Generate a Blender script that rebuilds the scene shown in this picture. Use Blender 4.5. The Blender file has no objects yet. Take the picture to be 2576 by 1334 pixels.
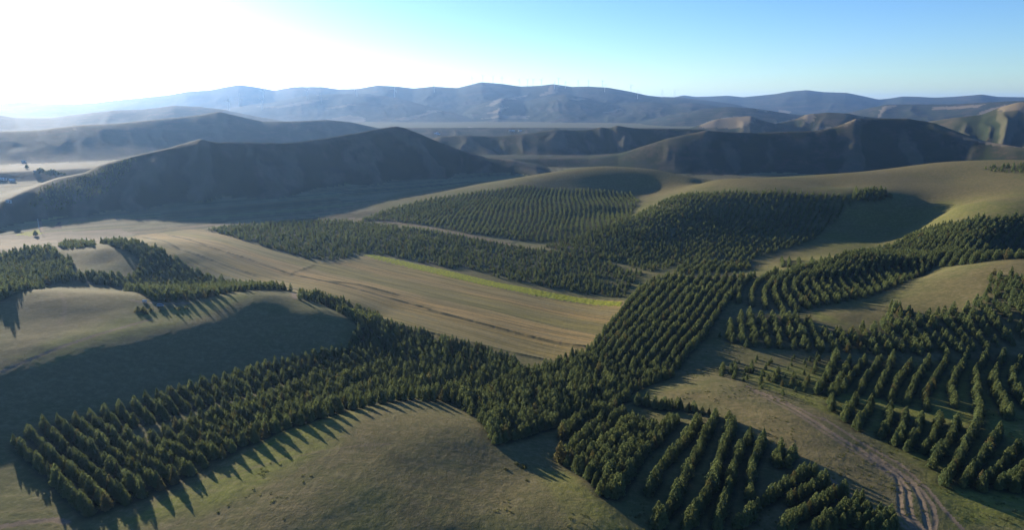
import bpy, bmesh, math, random
import numpy as np
from mathutils import Vector, Matrix, Euler

scene = bpy.context.scene
# ================================================================ camera, sky, sun, exposure
cam_d = bpy.data.cameras.new('camera'); cam = bpy.data.objects.new('camera', cam_d)
scene.collection.objects.link(cam); scene.camera = cam
cam.location = (0, 0, 150); cam.rotation_euler = (math.radians(90-13.4), 0, 0)
cam_d.sensor_width = 36; cam_d.lens = 24.0; cam_d.clip_start = 1; cam_d.clip_end = 120000

SUN_AZ, SUN_EL = -38, 9.5            # degrees left of north (+Y), degrees up
world = bpy.data.worlds.new('World'); scene.world = world; world.use_nodes = True
wn = world.node_tree.nodes; wl = world.node_tree.links; wn.clear()
wout = wn.new('ShaderNodeOutputWorld'); bg = wn.new('ShaderNodeBackground'); sky = wn.new('ShaderNodeTexSky')
sky.sky_type = 'NISHITA'; sky.sun_disc = False
sky.sun_elevation = math.radians(SUN_EL); sky.sun_rotation = math.radians(SUN_AZ)
sky.altitude = 1300; sky.air_density = 1.0; sky.dust_density = 0.7; sky.ozone_density = 3.8
bg.inputs['Strength'].default_value = 0.09
hs = wn.new('ShaderNodeHueSaturation'); hs.inputs['Saturation'].default_value = 1.1; hs.inputs['Hue'].default_value = .511; wl.new(sky.outputs[0], hs.inputs['Color']); wl.new(hs.outputs[0], bg.inputs[0]); wl.new(bg.outputs[0], wout.inputs[0])
sun_d = bpy.data.lights.new('sun', 'SUN'); sun = bpy.data.objects.new('sun', sun_d); scene.collection.objects.link(sun)
sun_d.energy = 4.7; sun_d.angle = math.radians(.53); sun_d.color = (1.0, .88, .70)
_d = Vector((math.sin(math.radians(SUN_AZ))*math.cos(math.radians(SUN_EL)), math.cos(math.radians(SUN_AZ))*math.cos(math.radians(SUN_EL)), math.sin(math.radians(SUN_EL))))
sun.rotation_euler = _d.to_track_quat('Z', 'Y').to_euler(); sun.location = (0, 0, 400)
scene.view_settings.view_transform = 'Standard'; scene.view_settings.look = 'None'
scene.view_settings.exposure = 1.38; scene.view_settings.gamma = 1.0; scene.view_settings.use_curve_mapping = False
scene.cycles.use_denoising = True
scene.cycles.max_bounces = 6; scene.cycles.diffuse_bounces = 3; scene.cycles.glossy_bounces = 2
scene.cycles.transmission_bounces = 3; scene.cycles.volume_bounces = 1; scene.cycles.transparent_max_bounces = 8
COL = scene.collection

# ---------------------------------------------------------------- survey geometry
# The place was surveyed from one lookout; sight() turns a bearing in survey units into azimuth and drop.
FOC, PITCH, EYE = 1717.0, math.radians(13.4), 150.0

def sight(u, v):
    a = (np.asarray(u, float)-1288)/FOC; b = (667-np.asarray(v, float))/FOC
    dx = a; dy = math.cos(PITCH)+b*math.sin(PITCH); dz = -math.sin(PITCH)+b*math.cos(PITCH)
    return np.arctan2(dx, dy), -dz/np.hypot(dx, dy)          # azimuth, tan(drop)

# ---------------------------------------------------------------- noise
def _hash(ix, iy, seed):
    h = (ix.astype(np.int64)*374761393 + iy.astype(np.int64)*668265263 + seed*1442695041) & 0xffffffff
    h = ((h ^ (h >> 13))*1274126177) & 0xffffffff
    return ((h ^ (h >> 16)) & 0xffff)/65535.0
def vnoise(x, y, seed=0):
    ix = np.floor(x); iy = np.floor(y); fx = x-ix; fy = y-iy
    fx = fx*fx*fx*(fx*(fx*6-15)+10); fy = fy*fy*fy*(fy*(fy*6-15)+10)
    a = _hash(ix, iy, seed); b = _hash(ix+1, iy, seed); c = _hash(ix, iy+1, seed); d = _hash(ix+1, iy+1, seed)
    return (a+(b-a)*fx)*(1-fy)+(c+(d-c)*fx)*fy
def fbm(x, y, oct=4, seed=0, gain=.5):
    s = 0; a = 1; n = 0
    for o in range(oct):
        s = s+a*vnoise(x*2**o+17.3*o, y*2**o-9.1*o, seed+o); n += a; a *= gain
    return s/n*2-1
def ridged(x, y, oct=4, seed=0):
    s = 0; a = 1; n = 0
    for o in range(oct):
        s = s+a*(1-np.abs(vnoise(x*2**o+7.7*o, y*2**o+3.3*o, seed+o)*2-1)); n += a; a *= .5
    return s/n
def sstep(a, b, x):
    t = np.clip((x-a)/(b-a), 0, 1); return t*t*(3-2*t)

# ---------------------------------------------------------------- the near land: heights of surveyed points
NEAR = [(0,1334,9),(150,1334,10),(300,1334,13),(600,1334,18),(900,1334,21),(1050,1334,21),(1300,1334,20),(1500,1334,18),(1700,1334,13),(1950,1334,12),(2200,1334,14.5),(2400,1334,14),(2576,1334,13),
 (50,1200,8),(250,1200,9),(450,1200,13),(700,1200,21),(900,1200,23),(1050,1200,21.5),(1200,1200,19),(1350,1200,16),(1500,1200,15),(1700,1200,12),(1900,1200,13),(2100,1200,15),(2200,1150,14),(2400,1200,12),(2576,1200,11),
 (0,1080,12),(100,1060,12),(250,1080,8),(400,1080,8),(600,1080,15),(800,1070,21),(1000,1060,22),(1100,1080,21.5),(1050,1130,22),(1200,1080,18),(1300,1090,12),(1500,1060,5),(1700,1060,9),(1850,1030,13),(2000,1060,15),(2200,1080,11.5),(2400,1080,10),(2576,1080,9.5),
 (0,1010,16.5),(150,1030,11),(300,985,10),(400,955,9),(500,930,9),(600,905,9),(720,872,8),(800,870,8),(500,1000,8),(700,960,8),(850,1010,13),(1000,1008,16),(1100,1020,15),(1200,1010,7),(1400,1000,4),(1600,960,4),(1700,985,10),(1850,980,12),(2000,980,9),(2200,990,8),(2400,990,7.5),(2576,990,7),
 (0,950,21.3),(0,850,25),(0,768,28),(150,910,20.3),(150,800,24.5),(140,735,27.5),(300,865,20.2),(300,790,23),(290,745,25),(400,842,19.4),(400,790,21.2),(400,770,22),(500,810,20.6),(500,775,22),(500,762,22.6),(600,775,22.2),(600,744,24.6),(680,742,24),(720,785,19.),(720,757,21.3),(800,805,16.5),(800,776,18.5),(870,820,12),(870,802,14),(915,838,7.5),(930,860,4),
 (300,925,15),(500,870,14.5),(650,840,14),(150,970,15.5),
 (650,930,8),(850,900,5),
 (60,735,29),
 (900,800,2),(950,900,2),(1100,900,1),(1250,950,2),(1150,960,4),(1000,950,5),
 # forest and small lit knoll at the left
 (0,690,12),(100,690,10),(150,720,10),(200,690,8),(0,630,10),(100,630,8),(180,650,9),(260,625,15),(330,650,12),(260,665,9),(400,690,5),(500,700,3),(600,710,2),(450,735,3),(330,730,5),
 # flat field
 (300,600,0),(500,580,0),(700,620,0),(900,650,0),(700,700,0),(900,720,0),(1000,800,0),(1100,700,0),(1200,850,0),(1300,750,0),(1400,880,0),(1500,780,0),(1380,920,1),(0,600,0),(150,580,0),(0,540,0),(300,540,0),(600,540,0),(800,600,0),(850,560,0),(900,500,0),(600,500,0),(1100,470,0),(1250,445,0),
 # block of rows right of the field
 (1550,850,2),(1480,900,2),(1650,760,5),(1620,700,5),(1750,700,9),(1850,690,8),(1780,780,8),(1700,880,6),(1650,930,4),(1790,850,4),(1780,930,5),(1820,760,8),
 # curved rows
 (1850,740,8),(2000,700,14),(2200,650,22),(2400,600,32),(2576,560,42),(2000,780,9),(2200,720,14),(2300,700,15),(2100,680,18),
 (2576,648,38),(2480,660,34),(2400,676,29),(2280,710,19),(2100,790,12),(2576,800,24),(2400,800,17),(2300,780,16),(2500,720,30),(2576,720,33),(2000,850,7),(2200,870,8),(2400,880,9),(2576,870,12),(1900,900,6),(2100,930,6),(2300,940,6),(2576,930,6),(1850,850,6),
 # bowl and plateau behind
 (1900,670,4),(2000,650,6),(2100,640,7),(2150,575,14),(2150,610,9),(2250,570,15),(2250,495,42),(2150,500,41),(2350,548,27),(2300,590,18),(2100,470,45),(2100,439,50),(2240,424,54),
 (1800,650,4),(1800,600,9),(1800,550,19),(1800,508,33),(1790,484,38),(1800,452,42),(1950,600,8),(1950,550,21),(1950,500,38),(1950,449,47),
 (2400,525,41),(2440,560,38),(2400,450,53),(2350,411,58),(2460,407,62),(2576,480,55),(2576,405,66),
 # dome
 (1310,464,25),(1400,437,36),(1460,423,42),(1520,418,44),(1600,422,43),(1660,428,41),(1720,441,35),(1760,464,29),(1400,472,22),(1520,477,20.5),(1640,482,19),(1740,452,35),
 (1300,540,9),(1400,520,14),(1500,520,15),(1560,540,10),(1100,530,6),(1200,500,12),(1220,481,17),(1100,500,10),(1000,525,4),(920,552,0),(1000,590,1),(1200,600,2),
 (1400,610,4),(1450,617,6),(1550,592,12),(1620,552,19),(1640,600,9),(1700,505,31),(1700,640,4),(1300,680,0),(1450,700,0),(1600,720,1),(1150,650,0),(1600,660,3),(1750,670,4)]
# points out of sight: azimuth in degrees, distance, height
FAR_SIDE = [(-22,540,11),(-19,535,10),(-17,520,8),(-25,545,11),(-28,555,12),(-15,500,7)]+[(a, r, 0) for a in (-38,-30,-22,-14,-6) for r in (1250,1600,2100)]+[(a, 1550, 0) for a in (2,8,14,20,26,32,38)]+[(a, 1800, 0) for a in (2,8,14,20,26,32,38)]+[
 (8,1340,6),(11,1340,6),(4,1330,4),(14,1200,14),(16,1240,6),(20,1270,6),(24,1320,6),(28,1400,8),(32,1480,12),(37,1560,20),(18,1200,20),(24,1245,22),(37,725,20),(33,715,17),(30,690,16)]+[
 (a, r, 12) for a in (-55,-35,-15,5,25,45,60) for r in (40,90)]+[(a, 160, 13) for a in (-50,-30,-10,10,30,50)]+[(-50,300,12),(-50,450,20),(-50,650,8),(-52,1000,0),(50,300,8),(50,450,12),(50,600,30),(52,900,50),(52,1250,60),(70,300,10),(-70,300,10),(70,1000,30),(-70,1000,0)]

def _near_fit():
    A = []; Z = []
    for u, v, z in NEAR:
        az, t = sight(u, v); r = (EYE-z)/t
        A.append((az, math.log(r)*.9)); Z.append(z)
    for a, r, z in FAR_SIDE:
        A.append((math.radians(a), math.log(r)*.9)); Z.append(z)
    A = np.array(A); Z = np.array(Z, float)
    n = len(A)
    K = _tps(A, A)+np.eye(n)*2e-4
    Pm = np.hstack([np.ones((n, 1)), A])
    M = np.vstack([np.hstack([K, Pm]), np.hstack([Pm.T, np.zeros((3, 3))])])
    w = np.linalg.solve(M, np.concatenate([Z, np.zeros(3)]))
    return A, w
def _tps(X, Y):
    d2 = ((X[:, None, :]-Y[None, :, :])**2).sum(-1)+1e-12
    return .5*d2*np.log(d2)
_A, _W = _near_fit()
def near_raw(az, lr):
    X = np.stack([az.ravel(), lr.ravel()*.9], 1); out = np.empty(len(X))
    for i in range(0, len(X), 20000):
        out[i:i+20000] = _tps(X[i:i+20000], _A)@_W[:-3]+_W[-3]+X[i:i+20000]@_W[-2:]
    return out.reshape(az.shape)
# tabulated once on a regular (azimuth, log distance) table, then read bilinearly with smooth weights
_TA = np.linspace(math.radians(-100), math.radians(100), 701); _TL = np.linspace(math.log(30), math.log(2600), 520)
_TT = near_raw(*np.meshgrid(_TA, _TL))
def near_z(az, lr):
    x = np.clip((az-_TA[0])/(_TA[1]-_TA[0]), 0, len(_TA)-1.001); y = np.clip((lr-_TL[0])/(_TL[1]-_TL[0]), 0, len(_TL)-1.001)
    i = x.astype(int); j = y.astype(int); fx = x-i; fy = y-j
    z = (_TT[j, i]*(1-fx)+_TT[j, i+1]*fx)*(1-fy)+(_TT[j+1, i]*(1-fx)+_TT[j+1, i+1]*fx)*fy
    return z

# ---------------------------------------------------------------- the ridges beyond: crest (u, v, distance), foot (u, distance), run-out behind
RIDGES = [
 # name, crest, foot, back width, spur frequency, spur strength
 ('mountain', [(-1200,262,17000),(0,261,17000),(60,255,17000),(110,260,17000),(180,262,17000),(240,258,17000),(330,266,17000),(600,270,17000),(3800,262,17000)], [(0,14500),(2600,14500)], 3000, 40, .3),
 ('mountain', [(-1500,290,10500),(-300,275,10500),(0,270,10500),(60,268,10500),(140,262,10500),(200,263,10500),(290,252,10500),(340,247,10500),(420,239,10300),(470,230,10000),(530,226,10000),(570,218,10000),(600,213,10000),(635,217,10000),(690,227,10000),(740,218,9800),(810,218,9600),(850,224,9500),(900,223,9300),(950,214,9000),(1000,217,9000),(1040,222,9000),(1090,217,9000),(1150,221,9000),(1210,206,9000),(1260,210,9000),(1310,217,9000),(1360,215,9000),(1390,211,9000),(1440,218,9000),(1480,217,9000),(1530,220,9000),(1580,229,9000),(1630,240,9000),(1660,243,9000),(1700,244,9000),(1760,250,9000),(1850,262,9000),(2000,300,9000),(4000,310,9000)], [(0,7500),(600,7000),(1000,5600),(1200,5400),(1600,5000),(2600,5600)], 3000, 20, .07),
 ('mountain', [(1500,270,12500),(1700,243,12500),(1720,239,12500),(1750,243,12500),(1790,242,12500),(1830,240,12500),(1870,244,12500),(1910,240,12500),(1950,236,12500),(1990,229,12500),(2030,226,12500),(2070,231,12500),(2130,233,12500),(2170,241,12500),(2210,250,12500),(2240,247,12500),(2270,242,12500),(2310,243,12500),(2350,245,12500),(2400,243,12500),(2470,237,12500),(2510,243,12500),(2576,244,12500),(3800,230,12500)], [(1500,9000),(2600,8000)], 3000, 20, .07),
 ('mountain', [(-600,330,7000),(950,330,7000),(1050,312,7000),(1120,292,7000),(1180,272,7000),(1225,256,7100),(1262,246,7200),(1320,254,7200),(1372,243,7300),(1425,236,7300),(1480,246,7300),(1530,262,7200),(1590,258,7200),(1640,256,7200),(1690,262,7200),(1740,258,7300),(1790,264,7300),(1850,276,7200),(1950,284,7000),(2080,292,7000),(2300,310,7000),(4000,320,7000)], [(900,6000),(1200,5300),(1600,4900),(2300,5000)], 900, 26, .2),
 ('mountain', [(-600,320,7800),(500,285,7600),(560,274,7600),(606,267,7500),(670,260,7500),(780,239,7600),(850,236,7600),(919,235,7600),(1000,246,7400),(1060,262,7000),(1120,280,6500),(1200,300,6000),(1300,330,6000),(4000,340,6000)], [(0,6500),(700,5800),(1000,5200),(1300,5000)], 1500, 24, .12),
 ('hill', [(-900,300,5200),(-60,284,5200),(0,289,5200),(36,296,5200),(125,297,5200),(178,290,5200),(285,277,5200),(357,275,5200),(439,265,5200),(500,268,5200),(560,275,5100),(640,292,4800),(760,312,4500),(900,340,4000),(4000,360,4000)], [(0,4000),(500,3900),(900,3600)], 1000, 26, .1),
 ('hill', [(-900,345,2600),(0,330,2600),(89,328,2600),(196,315,2650),(285,311,2700),(392,300,2800),(481,292,2900),(549,280,3000),(606,293,3000),(660,305,3000),(731,305,3000),(820,301,3100),(880,306,3100),(950,322,3100),(1000,345,3100),(4000,380,3100)], [(-900,1900),(0,1950),(200,1950),(400,2050),(600,2300),(800,2500),(1000,2800)], 700, 22, .1),
 ('hill', [(1500,330,5600),(1700,287,5600),(1760,275,5600),(1830,268,5600),(1900,272,5600),(1980,285,5600),(2060,300,5400),(2200,300,5400),(4000,330,5400)], [(1500,4500),(2300,4300)], 1000, 26, .15),
 ('hill', [(1900,310,7000),(2100,290,7000),(2230,262,7000),(2300,262,7000),(2400,262,6800),(2500,256,6600),(2620,250,6500),(3800,240,6500)], [(1900,5200),(2600,4800)], 1000, 26, .15),
 ('hill', [(1650,350,3300),(1755,316,3300),(1800,300,3400),(1850,294,3400),(1890,291,3400),(1915,302,3300),(1950,311,3300),(2000,300,3500),(2030,287,3600),(2080,282,3600),(2130,284,3600),(2170,292,3600),(2250,300,3600),(2400,320,3600),(4000,360,3600)], [(1700,2900),(1900,2750),(2300,2700)], 500, 30, .18),
 ('hill', [(2250,330,3300),(2330,306,3300),(2400,296,3200),(2470,288,3200),(2520,268,3200),(2560,257,3200),(2600,255,3200),(2700,262,3200),(3600,240,3200)], [(2250,2700),(2400,2350),(2600,2250)], 800, 30, .2),
 ('hill', [(1000,400,2100),(1050,362,2150),(1106,343,2200),(1163,340,2200),(1253,343,2200),(1300,338,2200),(1335,335,2200),(1395,325,2250),(1449,328,2250),(1490,325,2250),(1513,319,2250),(1531,323,2250),(1552,315,2250),(1575,319,2250),(1609,323,2250),(1680,323,2250),(1761,325,2250),(1850,340,2200),(4000,400,2200)], [(1000,1800),(1350,1750),(1550,1900),(1800,1950)], 500, 22, .2),
 ('hill', [(1480,400,1720),(1555,391,1730),(1609,371,1750),(1680,348,1780),(1761,331,1820),(1775,328,1830),(1830,332,1850),(1900,334,1880),(1970,331,1910),(2050,329,1940),(2100,320,1980),(2153,298,2040),(2200,298,2080),(2281,297,2100),(2350,309,2080),(2420,335,2000),(2480,356,1950),(2576,372,1850),(2700,385,1800),(4000,400,1800)], [(1450,1560),(1550,1500),(1700,1440),(2100,1480),(2400,1540),(2600,1600)], 600, 14, .14),
 ('hill', [(-700,520,1150),(0,510,1120),(60,482,1180),(143,450,1270),(214,436,1290),(250,416,1330),(332,393,1320),(428,371,1340),(503,349,1370),(542,358,1385),(613,357,1400),(713,360,1420),(767,355,1440),(838,344,1480),(919,330,1560),(960,322,1620),(996,317,1660),(1014,320,1670),(1060,338,1690),(1106,358,1670),(1160,378,1640),(1220,396,1600),(1290,405,1550),(1350,424,1480),(1450,470,1400),(4000,600,1400)], [(-700,1000),(0,1000),(300,1010),(600,1060),(700,1090),(850,1180),(1100,1320),(1300,1430),(1400,1400)], 450, 13, .5),
]
def _prep():
    out = []
    for name, crest, foot, back, fr, st in RIDGES:
        ca = []; cr = []; cz = []
        for u, v, R in crest:
            if u < -700 or u > 3300: az = math.radians(-75 if u < 0 else 75); t = sight(1288, v)[1]
            else: az, t = sight(u, v)
            ca.append(az); cr.append(R); cz.append(t)
        fa = [float(sight(u, 350)[0]) for u, r in foot]
        out.append((name, np.array(ca), np.array(cr), np.array(cz), np.array(fa), np.array([r for u, r in foot]), back, fr, st))
    return out
_R = _prep()
FOLDS = {len(RIDGES)-1: [(640, 520, 13, .035), (760, 850, 20, .045), (930, 1010, 9, .03), (1090, 1180, 12, .03), (330, 230, 8, .03)], len(RIDGES)-2: [(1840, 1960, 9, .03), (2110, 2290, 16, .04), (2280, 2420, 10, .03)], len(RIDGES)-3: [(1210, 1300, 10, .02), (1440, 1530, 14, .022), (1600, 1660, 10, .02)]}
def ridge_z(k, az, r):
    name, ca, cr, cz, fa, fr_, back, fq, st = _R[k]
    # crest lines smoothed by averaging neighbouring azimuths
    def cv(tab):
        return (np.interp(az-.0022, ca, tab)+2*np.interp(az, ca, tab)+np.interp(az+.0022, ca, tab))/4
    R = sum(np.interp(az+q*.0045, ca, cr) for q in range(-4, 5))/9; tc = cv(cz); zc = EYE-R*tc; f = np.interp(az, fa, fr_); base = 0.0 if R.max() < 6000 else -5.0
    w = np.maximum(R-f, 120.)
    t = (R-r)/w
    front = t > 0
    n = ridged(az*fq+.35*fbm(az*fq, np.log(r)*14, 2, 40+k), np.log(r)*4+k*3.1, 3 if name == 'mountain' else 2, 60+k)-.62
    env = np.clip(t*3.2, 0, 1)*np.clip((1.35-t)*1.4, 0, 1)
    tt = t-n*st*env*.75
    prof = np.where(front, 1-sstep(-.28, 1.0, tt)*1.0, 0)
    p0 = 1-sstep(-.28, 1.0, np.zeros(1))[0]
    prof = np.where(front, prof/p0, 0)
    prof = np.clip(prof, 0, 1)
    bb = np.clip((r-R)/back, 0, 1)
    profb = 1-sstep(-.1, 1.0, bb); profb = profb/(1-sstep(-.1, 1, np.zeros(1))[0])
    p = np.where(front, prof, profb)
    z = base-6+(zc-base+6)*p
    if k in FOLDS:
        for u0, u1, dep, wd in FOLDS[k]:
            a0 = float(sight(u0, 350)[0]); a1 = float(sight(u1, 450)[0]); c = a0+(a1-a0)*np.clip(t, 0, 1.1)+.006*np.sin(t*7+u0)
            q = (az-c)/wd; z = z-dep*np.exp(-np.where(q > 0, q*q*.35, q*q*2.2))*np.clip(t*3.5, 0, 1)*np.clip((1.05-t)*2.5, 0, 1)
    # crest stays the skyline: fine relief only below it
    z = z+fbm(az*fq*5, np.log(r)*30, 3, 80+k)*env*(zc-base)*(.010 if name == 'mountain' else .005)
    return z, t
def heights(az, r):
    """height and which land form it belongs to (-1 = near land and valley floor)"""
    lr = np.log(np.maximum(r, 1.))
    zn = near_z(az, lr)
    far = sstep(math.log(1450), math.log(1850), lr)
    floor = -1.5*sstep(math.log(2000), math.log(4000), lr)+.8*fbm(az*r/260., r/260., 3, 5)*sstep(math.log(900), math.log(1500), lr)
    zn = zn*(1-far)+floor*far
    # the field is level
    best = zn; who = np.full(r.shape, -1)
    for k in range(len(_R)):
        m = r > 900
        z, t = ridge_z(k, az, r)
        z = np.where(m, z, -1e3)
        up = z > best
        # soft seam
        h = np.clip(.5+.5*(z-best)/3.0, 0, 1); z2 = best*(1-h)+z*h+3.0*h*(1-h)
        best = np.where(m, z2, best); who = np.where(up, k, who)
    return best, who
def relief(x, y, z, who, r):
    """ground texture that is really there: tussocks, hummocks, wash lines"""
    near = 1-sstep(700, 1200, r)
    und = (fbm(x/38., y/38., 3, 11)*.85)*sstep(2, 8, z)*near
    tus = (fbm(x/1.9, y/1.9, 3, 21))*.10*(1-sstep(350, 700, r))
    return z+und+tus
# ================================================================ small helpers
def tag(o, label=None, cat=None, group=None, kind=None):
    if label: o['label'] = label
    if cat: o['category'] = cat
    if group: o['group'] = group
    if kind: o['kind'] = kind
    return o

def new_mat(name):
    m = bpy.data.materials.new(name); m.use_nodes = True; nt = m.node_tree; nt.nodes.clear()
    out = nt.nodes.new('ShaderNodeOutputMaterial')
    return m, nt, out
class N:
    """tiny node writer"""
    def __init__(s, nt): s.nt = nt
    def n(s, typ, **kw):
        x = s.nt.nodes.new(typ)
        for k, v in kw.items():
            if k.startswith('i_'):
                key = k[2:]; key = int(key) if key.isdigit() else key.replace('_', ' ')
                s.set(x.inputs[key], v)
            else: setattr(x, k, v)
        return x
    def set(s, inp, v):
        if hasattr(v, 'is_output') or isinstance(v, bpy.types.NodeSocket): s.nt.links.new(v, inp)
        else: inp.default_value = v
    def noise(s, vec, scale, detail=3, rough=.55):
        x = s.n('ShaderNodeTexNoise'); s.set(x.inputs['Vector'], vec); x.inputs['Scale'].default_value = scale
        x.inputs['Detail'].default_value = detail; x.inputs['Roughness'].default_value = rough
        return x.outputs[0]
    def ramp(s, f, a, b, lo=0., hi=1.):
        x = s.n('ShaderNodeMapRange', interpolation_type='SMOOTHSTEP'); s.set(x.inputs[0], f)
        for i, v in enumerate((a, b, lo, hi)): x.inputs[i+1].default_value = v
        return x.outputs[0]
    def mix(s, f, a, b, mode='MIX'):
        x = s.n('ShaderNodeMix', data_type='RGBA', blend_type=mode)
        s.set(x.inputs[0], f); s.set(x.inputs[6], a if not isinstance(a, tuple) else (*a, 1)[:4]); s.set(x.inputs[7], b if not isinstance(b, tuple) else (*b, 1)[:4])
        return x.outputs[2]
    def math(s, op, a, b=0., c=0.):
        x = s.n('ShaderNodeMath', operation=op)
        for i, v in enumerate((a, b, c)): s.set(x.inputs[i], v)
        return x.outputs[0]
    def attr(s, name): return s.n('ShaderNodeAttribute', attribute_name=name)

# ================================================================ ground mesh: one polar sheet split into its pieces
dense = np.radians(np.arange(-42, 42.001, .1))
side = np.radians(np.concatenate([np.arange(43, 60, 1.2), np.arange(60, 101, 2.5)]))
AZ = np.concatenate([-side[::-1], dense, side])
LR = np.concatenate([np.linspace(math.log(25), math.log(150), 40)[:-1], np.arange(math.log(150), math.log(620), .0045), np.arange(math.log(620), math.log(24000), .0082)])
gA, gL = np.meshgrid(AZ, LR); gR = np.exp(gL)
gZ, gW = heights(gA, gR)
gX = gR*np.sin(gA); gY = gR*np.cos(gA)
gZ = relief(gX, gY, gZ, gW, gR)
nr, na = gA.shape

# look-up of the finished ground and of the spot met along a sight line
def ground(x, y):
    x = np.asarray(x, float); y = np.asarray(y, float)
    az = np.arctan2(x, y); lr = np.log(np.hypot(x, y))
    i = np.clip(np.interp(az, AZ, np.arange(na)), 0, na-1.001); j = np.clip(np.interp(lr, LR, np.arange(nr)), 0, nr-1.001)
    ii = i.astype(int); jj = j.astype(int); fx = i-ii; fy = j-jj
    return (gZ[jj, ii]*(1-fx)+gZ[jj, ii+1]*fx)*(1-fy)+(gZ[jj+1, ii]*(1-fx)+gZ[jj+1, ii+1]*fx)*fy
def spot(u, v):
    az, t = sight(u, v); az = float(az); t = float(t)
    rr = np.exp(LR); z = ground(rr*math.sin(az), rr*math.cos(az))
    below = np.nonzero((EYE-z)/rr <= t)[0]
    j = below[0] if len(below) else len(rr)-1
    if j > 0:
        a0 = (EYE-z[j-1])/rr[j-1]-t; a1 = (EYE-z[j])/rr[j]-t
        f = a0/(a0-a1) if a0 != a1 else 0; r = rr[j-1]+(rr[j]-rr[j-1])*min(max(f, 0), 1)
    else: r = rr[0]
    return r*math.sin(az), r*math.cos(az)
def spots(pts): return np.array([spot(u, v) for u, v in pts])
def inside(x, y, poly):
    x = np.asarray(x); y = np.asarray(y); c = np.zeros(x.shape, bool); n = len(poly)
    for k in range(n):
        x0, y0 = poly[k]; x1, y1 = poly[(k+1) % n]
        if y0 == y1: continue
        h = ((y0 > y) != (y1 > y)) & (x < (x1-x0)*(y-y0)/(y1-y0)+x0)
        c ^= h
    return c
rng = np.random.default_rng(7); random.seed(7)
nearj = int(np.searchsorted(LR, math.log(2300)))          # rows of the sheet that carry fine marks
PX, PY = gX[:nearj], gY[:nearj]
def line_dist(pts, closed=False):
    """distance from every near ground point to a surveyed line; also how far along it (metres)"""
    W = spots(pts); best = np.full(PX.shape, 1e9); along = np.zeros(PX.shape); s0 = 0
    x0, y0 = W.min(0)-60; x1, y1 = W.max(0)+60
    sel = (PX > x0) & (PX < x1) & (PY > y0) & (PY < y1); X = PX[sel]; Y = PY[sel]; b = np.full(X.shape, 1e9); al = np.zeros(X.shape)
    for k in range(len(W)-1):
        ax, ay = W[k]; bx, by = W[k+1]; L = math.hypot(bx-ax, by-ay)+1e-9
        t = np.clip(((X-ax)*(bx-ax)+(Y-ay)*(by-ay))/L**2, 0, 1)
        d = np.hypot(X-ax-t*(bx-ax), Y-ay-t*(by-ay)); m = d < b
        b[m] = d[m]; al[m] = s0+t[m]*L; s0 += L
    best[sel] = b; along[sel] = al
    return best, along
def region(pts):
    return inside(PX, PY, spots(pts))
def soft(d, w): return np.clip(1-d/w, 0, 1)
zero = lambda: np.zeros(gZ.shape)
a_dirt, a_lush, a_brown, a_dark, a_line = zero(), zero(), zero(), zero(), zero()
def put(arr, v): arr[:nearj] = np.maximum(arr[:nearj], v)

# ---- fields
FIELD = [(300,603),(345,592),(470,577),(505,577),(600,602),(700,632),(790,659),(850,660),(925,640),(1000,655),(1150,692),(1300,728),(1450,748),(1568,757),(1575,775),(1540,830),(1490,880),(1440,903),(1395,910),(1340,900),(1200,872),(1100,848),(1000,825),(930,795),(860,768),(800,747),(740,737),(680,722),(580,697),(500,672),(430,643),(370,618)]
FLOWERS = [(918,643),(940,641),(1100,675.5),(1250,711),(1400,739.5),(1566,760),(1560,771),(1500,768),(1350,745),(1200,714),(1050,679),(932,649)]
field_w = spots(FIELD); f_in = inside(PX, PY, field_w)
fl_in = region(FLOWERS)
p0 = np.array(spot(1440, 880)); p1 = np.array(spot(370, 600)); ax_f = (p1-p0)/np.linalg.norm(p1-p0); no_f = np.array([ax_f[1], -ax_f[0]])
if (np.array(spot(1558, 770))-p0)@no_f < 0: no_f = -no_f
cross = (gX-p0[0])*no_f[0]+(gY-p0[1])*no_f[1]; along_f = (gX-p0[0])*ax_f[0]+(gY-p0[1])*ax_f[1]
print('FIELD width', (np.array(spot(1558, 770))-p0)@no_f, 'top', (np.array(spot(480, 577))-p0)@no_f, 'len', np.linalg.norm(p1-p0))

# ---- lines in and around the fields: ditches, banks, tracks (line, half width, kind, height change)
DITCH = [[(730,690),(800,704),(900,728),(1000,756),(1080,777)],[(360,597),(450,628),(540,658),(640,692)],[(425,592),(520,620),(620,650),(690,675),(735,692)],
         [(1080,780),(1200,812),(1300,838),(1400,862),(1470,872)],[(930,795),(1000,817),(1100,842),(1250,878),(1390,909)],[(735,688),(790,668),(850,660),(905,656)],[(640,694),(735,689)],
         [(800,705),(900,716),(1000,742)],[(560,700),(700,722),(800,742)]]
for L in DITCH:
    d, al = line_dist(L); nz = .6+.9*vnoise(al/9., al*0, 5)
    put(a_line, soft(d, 2.6)*nz); gZ[:nearj] += .55*soft(d, 2.2)*nz*np.where(vnoise(al/5., al*0, 8) > .3, 1, .2)
PATH = [([(0,939),(80,905),(160,872),(240,845),(321,821),(380,805)], 1.1, -.15, .6),([(150,735),(163,760),(163,790),(150,815)], 1.3, 0, .35),
        ([(0,1328),(70,1316),(135,1310),(170,1318)], 1.0, -.15, .9),([(330,757),(370,762),(420,765),(470,764)], 1.4, 0, .5),
        ([(555,1205),(700,1160),(850,1130),(980,1118)], .7, 0, .35),([(550,1135),(640,1125)], .7, 0, .2)]
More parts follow.
